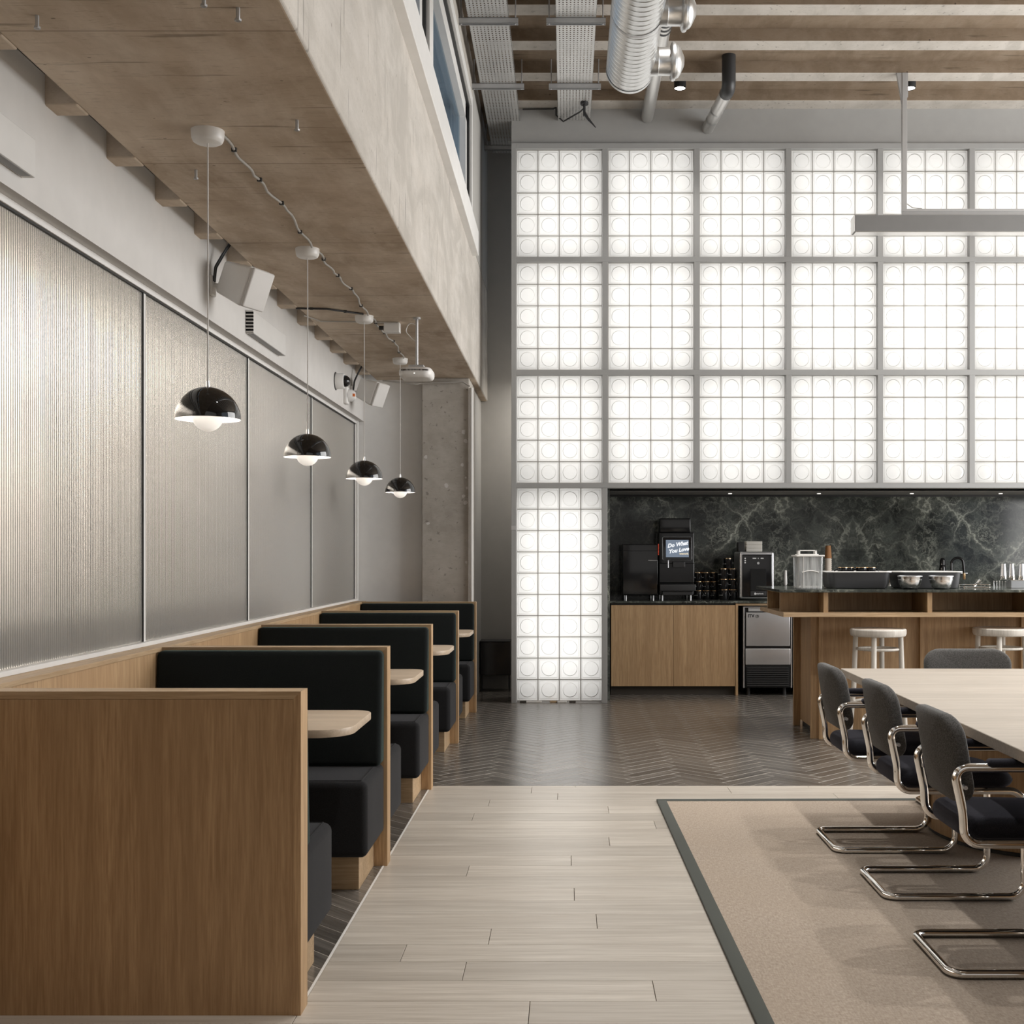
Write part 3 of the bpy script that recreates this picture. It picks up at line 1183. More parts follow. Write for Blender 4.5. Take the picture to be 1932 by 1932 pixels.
def booth_table():
    t = thing('booth_table', '', 'table')
    hd = 0.275
    out = rrect(BW + 0.004, -0.748, -hd, hd, [0.13, 0.08, 0.004, 0.004], 8)

    def bow(p):   # gently bowed end
        return p
    MB().slab(out, 0.712, 0.740, 0.003, 2).build('table_top', 'oak_booth_table', t, 40)
    MB().lathe([(0.035, 0.012), (0.035, 0.70)], 18, Trans((-1.3, 0, 0))).build('pedestal', 'black_matt', t, 40)
    MB().rbox(-1.42, -1.18, -0.16, 0.16, 0.70, 0.712, 0.002).build('top_plate', 'black_matt', t)
    MB().lathe([(0.2, 0), (0.2, 0.008), (0.03, 0.016)], 28, Trans((-1.3, 0, 0))).build('base_plate', 'black_matt', t, 40)
    return t


bt0 = booth_table()
for i, y in enumerate(LY):
    t = bt0 if i == 0 else copy_tree(bt0)
    t.location = (0, y + 0.01, 0)
    tag(t, f'pale oak booth table with rounded corners between the {ordp[i]} and {ordp[i + 1]} partitions', None, 'booth tables')


def pendant():
    t = thing('pendant_lamp', '', 'lamp')
    # local z = 0 at the beam soffit
    MB().lathe([(0, -0.046), (0.045, -0.045), (0.053, -0.040), (0.058, -0.028), (0.060, -0.004), (0.060, 0)], 32).build('canopy', 'white_gloss', t, 40)
    MB().tube([(0, 0, -0.045), (0.001, 0.001, -0.5), (0, 0, -0.925)], 0.0028, 6).build('cord', 'white_gloss', t, 60)
    MB().lathe([(0.0, -0.912), (0.006, -0.912), (0.007, -0.93), (0.008, -0.936)], 14).build('cord_grip', 'steel', t, 40)
    zr = -1.053
    rad = 0.118
    out = [(rad * sin(a), zr + rad * cos(a) * 1.0) for a in [pi / 2 * k / 16 for k in range(16, 0, -1)]] + [(0.001, zr + rad)]
    MB().lathe(out, 48, caps=False).build('dome_shade', 'black_chrome', t, 60)
    inn = [(r_ * 0.985, z_ - 0.0015) for r_, z_ in out]
    inn = [(rad, zr), (rad * 0.995, zr - 0.0012)] + [(r_ * 0.982, zr + (z_ - zr) * 0.982) for r_, z_ in out]
    MB().lathe(inn, 48, caps=False).build('dome_lining', 'white_gloss', t, 60)
    rb = 0.056
    bowl = [(0.0005, zr - 0.045)] + [(rb * sin(a), zr + 0.012 - 0.057 * cos(a)) for a in [pi / 2 * k / 10 for k in range(1, 11)]]
    MB().lathe(bowl, 36, caps=False).build('lower_bowl', 'opal_white', t, 60)
    MB().lathe([(0, zr + 0.055), (0.02, zr + 0.05), (0.028, zr + 0.034), (0.024, zr + 0.018), (0.015, zr + 0.0)], 20, caps=False).build('bulb', 'lamp_glow', t, 60)
    for k in range(3):
        a = 2 * pi * k / 3 + 0.4
        MB().tube([(0.055 * cos(a), 0.055 * sin(a), zr + 0.012), (0.085 * cos(a), 0.085 * sin(a), zr + 0.078)], 0.0015, 5).build('strut', 'steel', t)
    return t


pn0 = pendant()
for i, y in enumerate(LY):
    p = pn0 if i == 0 else copy_tree(pn0)
    p.location = (-1.31, y, 2.89)
    tag(p, f'black dome pendant lamp with white bowl over the {ordp[i]} booth table', None, 'booth pendant lamps')


def wire(name, label, pts, r, mat, wob=0.0, n=8, clips=0, cat='cable', group=None):
    rnd = random.Random(len(pts) + int(1000 * pts[0][1]))
    P = []
    for a, b in zip(pts, pts[1:]):
        for k in range(n):
            s = k / n
            w = wob * sin(3 * pi * s) if wob else 0
            P.append((a[0] + (b[0] - a[0]) * s + w * (0.6 + 0.4 * rnd.random()), a[1] + (b[1] - a[1]) * s, a[2] + (b[2] - a[2]) * s))
    P.append(pts[-1])
    t = thing(name, label, cat, pts[0], 0, group)
    o = Vector(pts[0])
    MB().tube([Vector(p) - o for p in P], r, 7).build('sheath', mat, t, 60)
    if clips:
        cm = MB().rbox(-0.010, 0.010, -0.007, 0.007, -0.008, 0.012, 0.002).mesh('clip', 'black_plastic')
        for k in range(clips):
            p = P[int((k + 0.5) / clips * (len(P) - 1))]
            link('clip', cm, t, Vector(p) - o)
    return t


zs = 2.883
for i in range(3):
    wire('ceiling_cable', f'grey lamp cable clipped under the concrete beam from the {ordp[i]} to the {ordp[i+1]} pendant',
         [(-1.262, LY[i] + 0.03, zs), (-1.27, LY[i] + 0.5, zs), (-1.25, LY[i] + 1.0, zs), (-1.275, LY[i + 1] - 0.06, zs)], 0.0055, 'grey_cable', 0.010, 9, 4, group='lamp cables')
wire('ceiling_cable', 'black cable across the beam soffit from the wall ribs to the third pendant', [(-1.69, LY[2] - 0.28, zs), (-1.5, LY[2] - 0.26, zs), (-1.30, LY[2] - 0.10, zs)], 0.006, 'black_plastic', 0, 6, 2)
wire('ceiling_cable', 'pale cable crossing the soffit behind the third pendant to the white sensor box',
     [(-1.69, LY[2] - 0.05, zs), (-1.62, LY[2] + 0.14, zs), (-1.3, LY[2] + 0.17, zs), (-1.12, LY[2] + 0.19, zs)], 0.004, 'grey_cable', 0, 6)

# ================================================================== WALL AND CEILING DEVICES ON THE BOOTH SIDE
def speaker(name_label, y, s=1.0):
    t = thing('wall_speaker', name_label, 'speaker', (-1.79, y, 2.695), 0, 'white wall speakers')
    MB().rbox(0.0, 0.018, -0.035, 0.035, -0.05, 0.05, 0.006).build('wall_bracket', 'white_gloss', t)
    MB().tube([(0.01, 0, 0), (0.07, -0.01, 0.0)], 0.014, 10).build('arm', 'white_gloss', t, 40)
    M = Trans((0.175, -0.03, 0.0)) @ RZ(R(-22)) @ RY(R(22))

    def taper(q):
        w = (q.x + 0.11) / 0.22
        f = 0.70 + 0.22 * w
        return Vector((q.x * 0.95, q.y * f, q.z * f))
    MB().rbox(-0.11, 0.085, -0.10, 0.10, -0.115, 0.115, 0.02, 3, 1, taper, M).build('cabinet', 'white_gloss', t, 50)
    MB().rbox(0.080, 0.105, -0.095, 0.095, -0.11, 0.11, 0.014, 3, 1, taper, M).build('grille', 'white_paint', t, 50)
    for dx in (0, 0.02):
        MB().tube(fillet([(0.02, -0.02 + dx, 0.02), (0.03, -0.03 + dx, 0.09), (0.05, 0.02 + dx, 0.16), (0.08, 0.06 + dx, 0.235)], 0.03, 4), 0.005, 6).build('cable', 'black_plastic', t, 60)
    return t


speaker('white wall speaker under the beam ribs between the first and second pendants', Yt(5.60))
speaker('white wall speaker beside the round security camera at the end of the booth wall', Yt(9.25))


def vent(y0, y1, label):
    t = thing('wall_vent_box', label, 'vent', (-1.79, (y0 + y1) / 2, 2.58), 0, 'white wall vent boxes')
    h = (y1 - y0) / 2
    MB().rbox(0, 0.045, -h + 0.012, h, 0, 0.128, 0.004).build('housing', 'device_white', t)
    MB().box(0.002, 0.043, -h + 0.006, -h + 0.0125, 0.004, 0.124).build('grille_void', 'dark_void', t)
    for k in range(7):
        MB().box(0.0, 0.045, -h, -h + 0.010, 0.004 + k * 0.019, 0.011 + k * 0.019).build('slat', 'white_paint', t)
    MB().box(0.008, 0.040, -h + 0.03, h - 0.03, -0.002, 0.001).build('bottom_slot', 'lamp_grey', t)


vent(Yt(6.20), Yt(6.92), 'white vent box with a slatted end on the wall beside the second pendant cord')
vent(Yt(2.92), Yt(3.66), 'white vent box cut by the picture edge above the nearest reeded glass pane')

t = thing('security_camera', 'white round security camera with black dome high on the end of the booth wall', 'camera', (-1.79, Yt(8.62), 2.69))
MB().lathe([(0.07, 0), (0.07, 0.004), (0.062, 0.006)], 26, RY(pi / 2)).build('back_plate', 'black_plastic', t, 40)
MB().lathe([(0.062, 0.004), (0.062, 0.062), (0.056, 0.07)], 28, RY(pi / 2)).build('housing', 'white_gloss', t, 40)
MB().lathe([(0.046, 0.068)] + [(0.046 * cos(a), 0.07 + 0.046 * sin(a)) for a in [pi / 2 * k / 8 for k in range(8)]] + [(0.001, 0.116)], 24, RY(pi / 2), False).build('dome', 'black_gloss', t, 60)
t = thing('alarm_sounder', 'small white wall alarm with orange light between the dome camera and the far speaker', 'alarm', (-1.79, Yt(8.98), 2.63))
MB().rbox(0, 0.03, -0.05, 0.05, -0.07, 0.07, 0.01, 2).build('base', 'white_gloss', t, 40)
MB().lathe([(0.05, 0.03), (0.048, 0.06), (0.03, 0.085), (0.001, 0.09)], 20, RY(pi / 2), False).build('horn', 'white_gloss', t, 40)
MB().rbox(0.06, 0.088, -0.04, -0.02, -0.012, 0.012, 0.003).build('beacon', 'orange_plastic', t)

t = thing('ceiling_sensor', 'small white box with black nozzle fixed under the beam beside the third pendant', 'sensor', (-1.165, Yt(7.42), 2.89))
MB().rbox(-0.05, 0.055, -0.035, 0.035, -0.066, 0, 0.004).build('housing', 'white_gloss', t)
MB().tube([(-0.085, 0, -0.033), (-0.05, 0, -0.033)], 0.014, 12).build('nozzle', 'black_plastic', t, 40)

t = thing('ceiling_access_point', 'white rounded vented device hanging on a grey pole below the concrete beam', 'ceiling device', (-0.975, Yt(7.25), 2.89))
MB().lathe([(0.025, -0.012), (0.025, 0)], 16).build('ceiling_plate', 'zinc', t)
MB().tube([(0, 0, 0), (0, 0, -0.32)], 0.009, 10).build('pole', 'zinc', t, 40)
MB().rbox(-0.05, 0.05, -0.05, 0.05, -0.335, -0.315, 0.003).build('mount', 'zinc', t)
MB().slab(rrect(-0.108, 0.108, -0.12, 0.12, 0.06, 6), -0.405, -0.335, 0.028, 5).build('housing', 'white_gloss', t, 50)
vs = MB()
for k in range(20):
    vs.box(-0.085 + k * 0.0088, -0.081 + k * 0.0088, -0.121, -0.11, -0.363, -0.353)
v_ = vs.build('vent_slots', 'dark_void', t)
v_['kind'] = 'stuff'
MB().box(-0.005, 0.0, -0.1215, -0.118, -0.382, -0.378).build('status_light', 'led_spot', t)
MB().tube(fillet([(0.0, 0, -0.05), (-0.05, 0, -0.03), (-0.075, 0, -0.09), (-0.03, 0, -0.14), (0, 0, -0.16)], 0.03, 4), 0.003, 6).build('data_cable', 'white_gloss', t, 60)

wire('ceiling_cable', 'white cable along the top of the white end wall to the concrete column', [(-1.60, 10.60, 2.86), (-1.3, 10.60, 2.83), (-1.27, 10.61, 2.84), (-0.9, 10.61, 2.85), (-0.84, 10.60, 2.81)], 0.007, 'grey_cable', 0, 5)

# ================================================================== UPPER SERVICES
def tray(x0, x1, y0, y1, z, label, brackets):
    t = thing('cable_tray', label, 'cable tray', ((x0 + x1) / 2, (y0 + y1) / 2, z), 0, 'perforated cable trays')
    hx, hy = (x1 - x0) / 2, (y1 - y0) / 2
    MB().add([(-hx, -hy, 0), (hx, -hy, 0), (hx, hy, 0), (-hx, hy, 0)], [(0, 3, 2, 1)]).build('tray_sheet', 'perforated_steel', t)
    MB().box(-hx, -hx + 0.0015, -hy, hy, 0, 0.05).build('side_flange', 'galvanised', t)
    MB().box(hx - 0.0015, hx, -hy, hy, 0, 0.05).build('side_flange', 'galvanised', t)
    for b in brackets:
        yb = b - (y0 + y1) / 2
        m = MB()
        m.box(-hx - 0.07, hx + 0.07, yb - 0.02, yb + 0.02, -0.003, 0).box(-hx - 0.07, hx + 0.07, yb - 0.02, yb - 0.017, -0.042, 0).box(-hx - 0.07, hx + 0.07, yb + 0.017, yb + 0.02, -0.042, 0)
        m.box(-hx - 0.07, hx + 0.07, yb - 0.02, yb - 0.012, -0.042, -0.040).box(-hx - 0.07, hx + 0.07, yb + 0.012, yb + 0.02, -0.042, -0.040)
        m.build('support_channel', 'zinc', t)
        for s in (-1, 1):
            MB().tube([(s * (hx + 0.05), yb, -0.045), (s * (hx + 0.05), yb, 5.515 - z)], 0.005, 8).build('hanger_rod', 'zinc', t, 40)


tray(-0.727, -0.427, 2.0, Yt(10.95), 5.30, 'perforated steel cable tray beside the clerestory windows, running into the dark corridor', [4.0, 6.4, Yt(8.21), Yt(9.35), Yt(10.76)])
tray(-0.079, 0.218, 2.0, GW, 5.30, 'perforated steel cable tray between the spiral duct and the other tray', [4.0, 6.4, Yt(8.21), Yt(9.35)])

# spiral duct
DX, DZ, DR, DE = 0.426, 4.62, 0.1575, Yt(7.52)


def spiral(y0, y1, r, pitch=0.062):
    m = MB()
    seg = 44
    ny = int((y1 - y0) / pitch * 11)
    V, F = [], []
    for i in range(ny + 1):
        y = y0 + (y1 - y0) * i / ny
        for k in range(seg):
            w = 2 * pi * k / seg
            ph = (y / pitch - k / seg) % 1.0
            rr = r + 0.0030 * max(0, 1 - abs(ph - 0.5) / 0.12)
            V.append((rr * cos(w), y, rr * sin(w)))
    for i in range(ny):
        for k in range(seg):
            a, b = i * seg + k, i * seg + (k + 1) % seg
            F.append((a, a + seg, b + seg, b))
    m.add(V, F)
    return m


t = thing('spiral_duct', 'silver spiral air duct with two side outlets hanging below the ceiling joists', 'air duct', (DX, DE, DZ))
spiral(4.2 - DE, 0.0, DR).build('duct_pipe', 'galvanised', t, 70)
MB().lathe([(0.001, 0.03), (DR * 0.75, 0.028), (DR - 0.004, 0.012), (DR + 0.003, 0.004), (DR + 0.003, -0.03)], 44, RX(-pi / 2), False).build('end_cap', 'galvanised', t, 40)
for sy in (-0.14, -0.90, -1.66):
    M = Trans((0, sy, 0.0)) @ RY(pi / 2)
    MB().lathe([(0.092, 0.10), (0.090, 0.165), (0.093, 0.18), (0.089, 0.185), (0.089, 0.275)], 36, M, False).build('outlet_collar', 'galvanised', t, 40)
    MB().lathe([(0.089, 0.262), (0.110, 0.264), (0.122, 0.272), (0.124, 0.285), (0.118, 0.296), (0.100, 0.298)], 36, M, False).build('outlet_flange', 'galvanised', t, 40)
    MB().lathe([(0.100, 0.290), (0.108, 0.302), (0.100, 0.318), (0.078, 0.332), (0.040, 0.350), (0.030, 0.354), (0.001, 0.355)], 36, M, False).build('outlet_cone', 'galvanised', t, 40)
for hy in (-0.9, -2.1):
    MB().tube([(0, hy, DR), (0, hy, 5.515 - DZ)], 0.005, 8).build('hanger_rod', 'zinc', t)
    MB().lathe([(DR + 0.005, -0.012), (DR + 0.006, 0.012)], 44, Trans((0, hy, 0)) @ RX(-pi / 2), False).build('hanger_band', 'zinc', t, 40)

t = thing('ceiling_pipe', 'straight grey service pipe passing behind the spiral duct into the grey wall', 'pipe', (0.735, GW, 5.335))
MB().tube([(0, 0.05, 0), (0, -2.6, 0)], 0.056, 20).build('pipe', 'alu', t, 50)
for dy in (-2.0, -1.93, -1.86):
    MB().lathe([(0.058, -0.014), (0.061, 0), (0.058, 0.014)], 20, Trans((0, dy, 0)) @ RX(pi / 2), False).build('rubber_ring', 'black_plastic', t, 50)
MB().lathe([(0.057, -0.03), (0.066, -0.02), (0.066, 0), (0.057, 0.0)], 20, Trans((0, 0.012, 0)) @ RX(pi / 2), False).build('wall_collar', 'grey_paint', t, 40)
t = thing('ceiling_pipe', 'bent service pipe, black above the elbow and silver below, dropping from the joists', 'pipe', (1.285, GW, 5.235))
pth = fillet([(0.075, -0.93, 0.04), (0.068, -0.90, 0.0), (0.0, 0.03, 0.0)], 0.03, 4)
MB().tube([(0.0, 0.04, 0.0), (0.062, -0.86, 0.0)], 0.055, 20).build('silver_pipe', 'alu', t, 50)
MB().tube(fillet([(0.060, -0.82, 0.0), (0.068, -0.93, 0.0), (0.068, -0.93, 0.275)], 0.075, 6), 0.058, 20).build('black_pipe', 'black_plastic', t, 50)
for s in (0.25, 0.5):
    MB().lathe([(0.057, -0.012), (0.0585, 0), (0.057, 0.012)], 20, Trans((0.062 * s, -0.86 * s, 0)) @ RX(pi / 2), False).build('foil_tape', 'galvanised', t, 50)

t = thing('antenna', 'black antenna on a clip hanging below the end of the cable tray', 'antenna', (0.155, GW - 0.45, 5.278))
MB().lathe([(0.035, 0), (0.035, 0.02)], 16).build('clip_plate', 'black_plastic', t)
MB().tube([(0, 0, 0), (0, 0, -0.10)], 0.012, 10).build('stem', 'black_plastic', t, 40)
MB().tube([(0, 0, -0.07), (0.03, 0, -0.12), (0.10, 0, -0.20)], [0.014, 0.012, 0.004], 10).build('rod', 'black_plastic', t, 40)
wire('wall_cable', 'black cable looping along the top of the grey wall to the antenna',
     [(-0.40, GW - 0.02, 5.395), (-0.12, GW - 0.02, 5.40), (-0.095, GW - 0.03, 5.41), (-0.095, GW - 0.05, 5.33), (-0.03, GW - 0.06, 5.27), (0.12, GW - 0.3, 5.27), (0.155, GW - 0.45, 5.25)], 0.007, 'black_plastic', 0, 4)


def downlight(x, y, label, top):
    t = thing('ceiling_downlight', label, 'lamp', (x, y, top), 0, 'black cylinder downlights')
    h = top - 5.375
    MB().lathe([(0.052, -h), (0.052, 0)], 24, caps=False).lathe([(0.046, -h), (0.052, -h)], 24, caps=False).build('can', 'black_matt', t, 40)
    MB().lathe([(0.001, -h + 0.006), (0.047, -h + 0.004)], 24, caps=False).build('lens', 'downlight_glow', t)
    return t


downlight(0.98, Yt(9.62), 'black cylinder downlight glowing near the bent pipe and the spiral duct', 5.51)
downlight(2.965, Yt(9.62), 'black cylinder downlight glowing behind the strut of the linear lamp', 5.51)
for y in (3.4, 5.4, 7.6, Yt(9.62)):
    for x in (0.98, 2.965, 4.95):
        light('downlight_lamp', 'SPOT', (x, y, 5.36), 190 if y < 9 else 45, (1, 0.975, 0.935), (0, 0, 0), 0.05, spot=R(92), blend=0.7)

# linear lamp
LB = Yt(9.34)
t = thing('linear_lamp', 'long grey linear lamp hung below the joists in front of the glass blocks', 'lamp', (2.42, LB, 4.05))
MB().rbox(0, 4.2, 0, 0.13, 0.012, 0.148, 0.003).build('housing', 'lamp_grey', t)
MB().rbox(-0.006, 0, 0, 0.13, 0.012, 0.148, 0.003).build('end_plate', 'alu', t)
MB().box(0.01, 4.2, 0.008, 0.122, 0.006, 0.012).build('lower_lip', 'alu', t)
MB().rbox(0.41, 4.2, 0.045, 0.086, 0.148, 0.178, 0.002).build('support_channel', 'zinc', t)
MB().rbox(0.41, 4.2, 0.042, 0.089, 0.190, 0.212, 0.002).rbox(0.41, 4.2, 0.05, 0.08, 0.176, 0.192, 0.002).build('upper_channel', 'zinc', t)
for xs_ in (0.41, 3.4):
    MB().rbox(xs_, xs_ + 0.040, 0.045, 0.085, 0.212, 1.36, 0.002).build('strut', 'zinc', t)
    MB().add([(xs_ - 0.045, 0.05, 1.36), (xs_ + 0.05, 0.05, 1.36), (xs_ + 0.05, 0.05, 1.16), (xs_ + 0.0, 0.05, 1.10),
              (xs_ - 0.045, 0.08, 1.36), (xs_ + 0.05, 0.08, 1.36), (xs_ + 0.05, 0.08, 1.16), (xs_ + 0.0, 0.08, 1.10)],
             [(0, 3, 2, 1), (4, 5, 6, 7), (0, 4, 7, 3), (2, 6, 5, 1), (3, 7, 6, 2)]).build('gusset', 'zinc', t)
MB().tube(fillet([(0.45, 0.06, 0.26), (0.50, 0.06, 0.225), (0.58, 0.06, 0.218)], 0.03, 4), 0.004, 6).build('flex', 'grey_cable', t)

# ================================================================== RUG, TABLE, CHAIRS
ra = R(0.9)
t = thing('rug', 'woven sand coloured rug with dark green edge binding under the meeting table', 'rug', (0.49, Yt(6.078), 0), ra)
MB().rbox(0.05, 3.9, -6.2, -0.05, 0.0, 0.008, 0.002).build('woven_field', 'rug_weave', t)
MB().rbox(0.0, 0.052, -6.25, 0.0, 0.0, 0.011, 0.004, 2).build('edge_binding', 'rug_edge', t, 40)
MB().rbox(0.0, 3.95, -0.052, 0.0, 0.0, 0.0112, 0.004, 2).build('edge_binding', 'rug_edge', t, 40)

TA = R(1.15)
TXY = (1.456, Yt(5.915))
t = thing('meeting_table', 'large pale oak meeting table on oval drum legs, on the rug', 'table', (TXY[0], TXY[1], 0.008), -TA)
MB().slab(rrect(0, 1.42, -4.2, 0, 0.006, 2), 0.694, 0.732, 0.002, 1).build('table_top', 'oak_table', t)
MB().rbox(0.30, 1.12, -3.9, -0.30, 0.672, 0.694, 0.002).build('sub_frame', 'black_matt', t)
el = lambda cx, cy, a, b, n=48: [(cx + a * cos(2 * pi * k / n), cy + b * sin(2 * pi * k / n)) for k in range(n)]
for cy in (-0.60, -3.5):
    MB().slab(el(0.705, cy, 0.40, 0.53), 0.02, 0.672, 0.002, 1).build('drum_leg', 'oak', t, 30)
    MB().slab(el(0.705, cy, 0.388, 0.518), 0.0, 0.02, 0.001, 1).build('drum_foot', 'black_matt', t, 30)


def arm_chair():
    """cantilever chair, local +x is where the sitter looks, origin under its middle"""
    t = thing('cantilever_chair', '', 'chair')
    hw = 0.210
    r = 0.0142
    zb = r
    xr, xf = -0.268, 0.262
    pts = []
    for s in (1, -1):
        side = [(0.10, s * hw, 0.664), (xr + 0.008, s * hw, 0.664), (xr + 0.038, s * hw, 0.52), (xr + 0.042, s * hw, 0.424), (xf, s * hw, 0.424), (xf, s * hw, zb), (xr, s * hw, zb)]
        pts.append(side)
    path = pts[0] + pts[1][::-1]
    rad = [0, 0.035, 0.25, 0.085, 0.06, 0.06, 0.045, 0.045, 0.06, 0.06, 0.085, 0.25, 0.035, 0]
    MB().tube(fillet(path, rad, 7), r, 14).build('tube_frame', 'chrome', t, 60)
    MB().tube([(xf - 0.06, -hw, 0.424), (xf - 0.06, hw, 0.424)], 0.008, 8).build('cross_tube', 'chrome', t, 60)

    def seatf(q):
        x, y = q.x / 0.245, q.y / 0.215
        puff = 0.018 * (1 - min(1, x * x)) * (1 - min(1, y * y))
        z = q.z + (puff if q.z > 0.46 else 0) - (0.018 * max(0, x) ** 3 if q.z > 0.46 else 0)
        return Vector((q.x, q.y, z))
    MB().slab(rrect(-0.225, 0.245, -0.194, 0.194, 0.075, 6), 0.428, 0.496, 0.030, 4, 3, seatf, Trans((0.0, 0, 0))).build('seat', 'felt_navy', t, 60)
    # backrest: bent slab in the y-z plane
    bw, bh = 0.186, 0.285

    def backf(q):
        # q.x across, q.y up, q.z thickness
        y, z, d = q.x, q.y, q.z
        u = y / bw
        v = z / bh
        curve = 0.034 * u * u
        bulge = 0.010 * (1 - min(1, u * u)) * (1 - min(1, (2 * v - 1) ** 2))
        dd = d + (bulge if d > 0.02 else -bulge * 0.6)
        x = -0.302 + 0.048 * (1 - v) + curve + dd
        return Vector((x, y, 0.540 + z))
    m = MB().slab(rrect(-bw, bw, 0, bh, [0.07, 0.075, 0.075, 0.07], 6), 0.0, 0.05, 0.016, 3, 4, backf)
    m.build('backrest', 'felt_grey', t, 60)
    pr = [(0.92 * x, 0.012 + 0.92 * y) for x, y in rrect(-bw, bw, 0, bh, 0.08, 6)]
    MB().tube([backf(Vector((x, y, 0.046))) for x, y in pr + pr[:1]], 0.003, 5, False).build('piping', 'felt_grey', t, 60)
    for s in (1, -1):
        MB().rbox(-0.155, 0.135, s * hw - 0.022, s * hw + 0.022, 0.666, 0.692, 0.012, 3, 1).build('arm_pad', 'felt_navy', t, 50)
        MB().tube([(-0.222, s * 0.165, 0.60), (-0.222, s * hw, 0.60)], 0.007, 8).build('back_fixing', 'steel', t, 40)
    return t


ch0 = arm_chair()
spots = [(1.475, 5.66, 0, 'grey felt cantilever armchair, third along the table edge, beside the dark tiled floor'),
         (1.505, 4.915, 0, 'grey felt cantilever armchair, middle one of the three along the table edge'),
         (1.478, 4.045, 0, 'grey felt cantilever armchair first along the table edge, cut by the picture edge'),
         (2.167, 6.36, -pi / 2, 'grey felt chair at the head of the table, only its backrest above the table top')]
for i, (x, y, rz, lab) in enumerate(spots):
    c = ch0 if i == 0 else copy_tree(ch0)
    c.location = (x, y, 0.0082)
    c.rotation_euler = (0, 0, rz)
    if i == 3:
        c.scale = (1.0, 1.26, 1.0)
    tag(c, lab, None, 'chairs around the meeting table')

# ================================================================== BAR ISLAND AND STOOLS
IF = Yt(8.14)       # front of the base
OF = Yt(7.85)       # front of the overhang
IBK = Yt(8.80)
IX = 1.53
XE = 6.6
t = thing('bar_island', 'oak bar island with an open shelf under its black marble top', 'counter', (IX, OF, 0))
L = lambda x: x - IX
D = lambda y: y - OF
MB().rbox(L(1.84), L(XE), D(IF + 0.02), D(IBK), 0.05, 0.905, 0.002).build('base_cabinet', 'oak', t)
MB().rbox(L(1.86), L(XE), D(IF + 0.05), D(IBK - 0.02), 0.0, 0.05, 0.001).build('toe_kick', 'black_matt', t)
MB().rbox(L(1.842), L(XE), D(IF + 0.005), D(IF + 0.02), 0.0, 0.905, 0.001).build('front_panel', 'oak', t)
MB().rbox(L(1.785), L(1.842), D(IF), D(IF + 0.03), 0.0, 0.905, 0.002).build('corner_fin', 'oak', t)
MB().rbox(L(1.790), L(1.842), D(IBK - 0.03), D(IBK), 0.0, 0.905, 0.002).build('corner_fin', 'oak', t)
for x in (1.838, 2.578, 3.315, 4.05, 4.79, 5.53):
    MB().rbox(L(x), L(x + 0.03), D(IF - 0.03), D(IF + 0.006), 0.0, 0.905, 0.0015).build('batten', 'oak', t)
for a, b in ((IX, 3.32), (3.3215, XE)):
    MB().rbox(L(a), L(b), 0, D(IBK), 0.905, 0.937, 0.0015).build('shelf', 'oak_x', t)
MB().rbox(L(1.845), L(XE), D(Yt(8.22)), D(Yt(8.24)), 0.937, 1.079, 0.001).build('niche_back', 'oak', t)
MB().rbox(L(1.545), L(1.845), D(Yt(8.02)), D(Yt(8.04)), 0.937, 1.079, 0.001).build('niche_back', 'oak', t)
MB().rbox(L(1.540), L(1.556), D(Yt(8.03)), D(Yt(8.05)), 0.937, 1.079, 0.001).build('divider', 'oak', t)
MB().rbox(L(1.540), L(1.86), D(Yt(8.52)), D(Yt(8.54)), 0.937, 1.079, 0.001).build('divider', 'oak', t)
for x in (1.814, 2.548, 3.29, 4.03, 4.77, 5.5):
    MB().rbox(L(x), L(x + 0.034), 0.012, D(Yt(8.22)), 0.937, 1.079, 0.001).build('divider', 'oak', t)
tp = MB().slab([(L(1.497), -0.02), (L(XE), -0.02), (L(XE), D(IBK)), (L(1.497), D(IBK))], 1.079, 1.099, 0.002, 1)
tp.build('marble_top', 'marble_top', t)


def stool(x, y, label):
    t = thing('bar_stool', label, 'stool', (x, y, 0), R(12), 'white bar stools')
    zt = 0.822
    MB().lathe([(0.0, zt - 0.055), (0.178, zt - 0.055), (0.190, zt - 0.050), (0.196, zt - 0.035), (0.196, zt - 0.008), (0.190, zt - 0.001), (0.182, zt), (0.172, zt - 0.002), (0.168, zt - 0.005), (0.0, zt - 0.005)], 44).build('seat', 'white_oak', t, 40)
    MB().lathe([(0.166, zt - 0.0048), (0.166, zt - 0.003), (0, zt - 0.002)], 40, caps=False).build('seat_inlay', 'paper_cup', t, 40)
    for k in range(4):
        a = pi / 4 + k * pi / 2 + 0.16
        MB().tube([(0.157 * cos(a), 0.157 * sin(a), zt - 0.054), (0.170 * cos(a), 0.170 * sin(a), 0.4), (0.20 * cos(a), 0.20 * sin(a), 0)], [0.018, 0.0185, 0.014], 14).build('leg', 'white_oak', t, 50)
    rp = [(0.142 * cos(2 * pi * k / 32), 0.142 * sin(2 * pi * k / 32), zt - 0.145) for k in range(33)]
    MB().tube(rp, 0.0095, 8, False).build('ring', 'white_oak', t, 60)
    rp = [(0.170 * cos(2 * pi * k / 32), 0.170 * sin(2 * pi * k / 32), 0.30) for k in range(33)]
    MB().tube(rp, 0.0095, 8, False).build('foot_ring', 'white_oak', t, 60)


stool(2.21, Yt(7.9), 'white round bar stool in front of the second bay of the bar')
stool(3.115, Yt(7.98), 'white round bar stool cut by the picture edge, behind the chair at the table head')

# ================================================================== KITCHEN RUN
KF = Yt(10.66)      # cabinet fronts
CT = 0.905
wt = thing('kitchen_worktop', 'black marble worktop along the kitchen wall over oak cabinets', 'worktop', (0.40, KF - 0.02, CT))
MB().rbox(0, 6.3, 0, KB - KF + 0.02, -0.022, 0, 0.002).build('slab', 'marble_top', wt)


def px(u, z):       # helper: across position of a surveyed bearing at depth z (survey units)
    return (u - 1069) * z / 2100


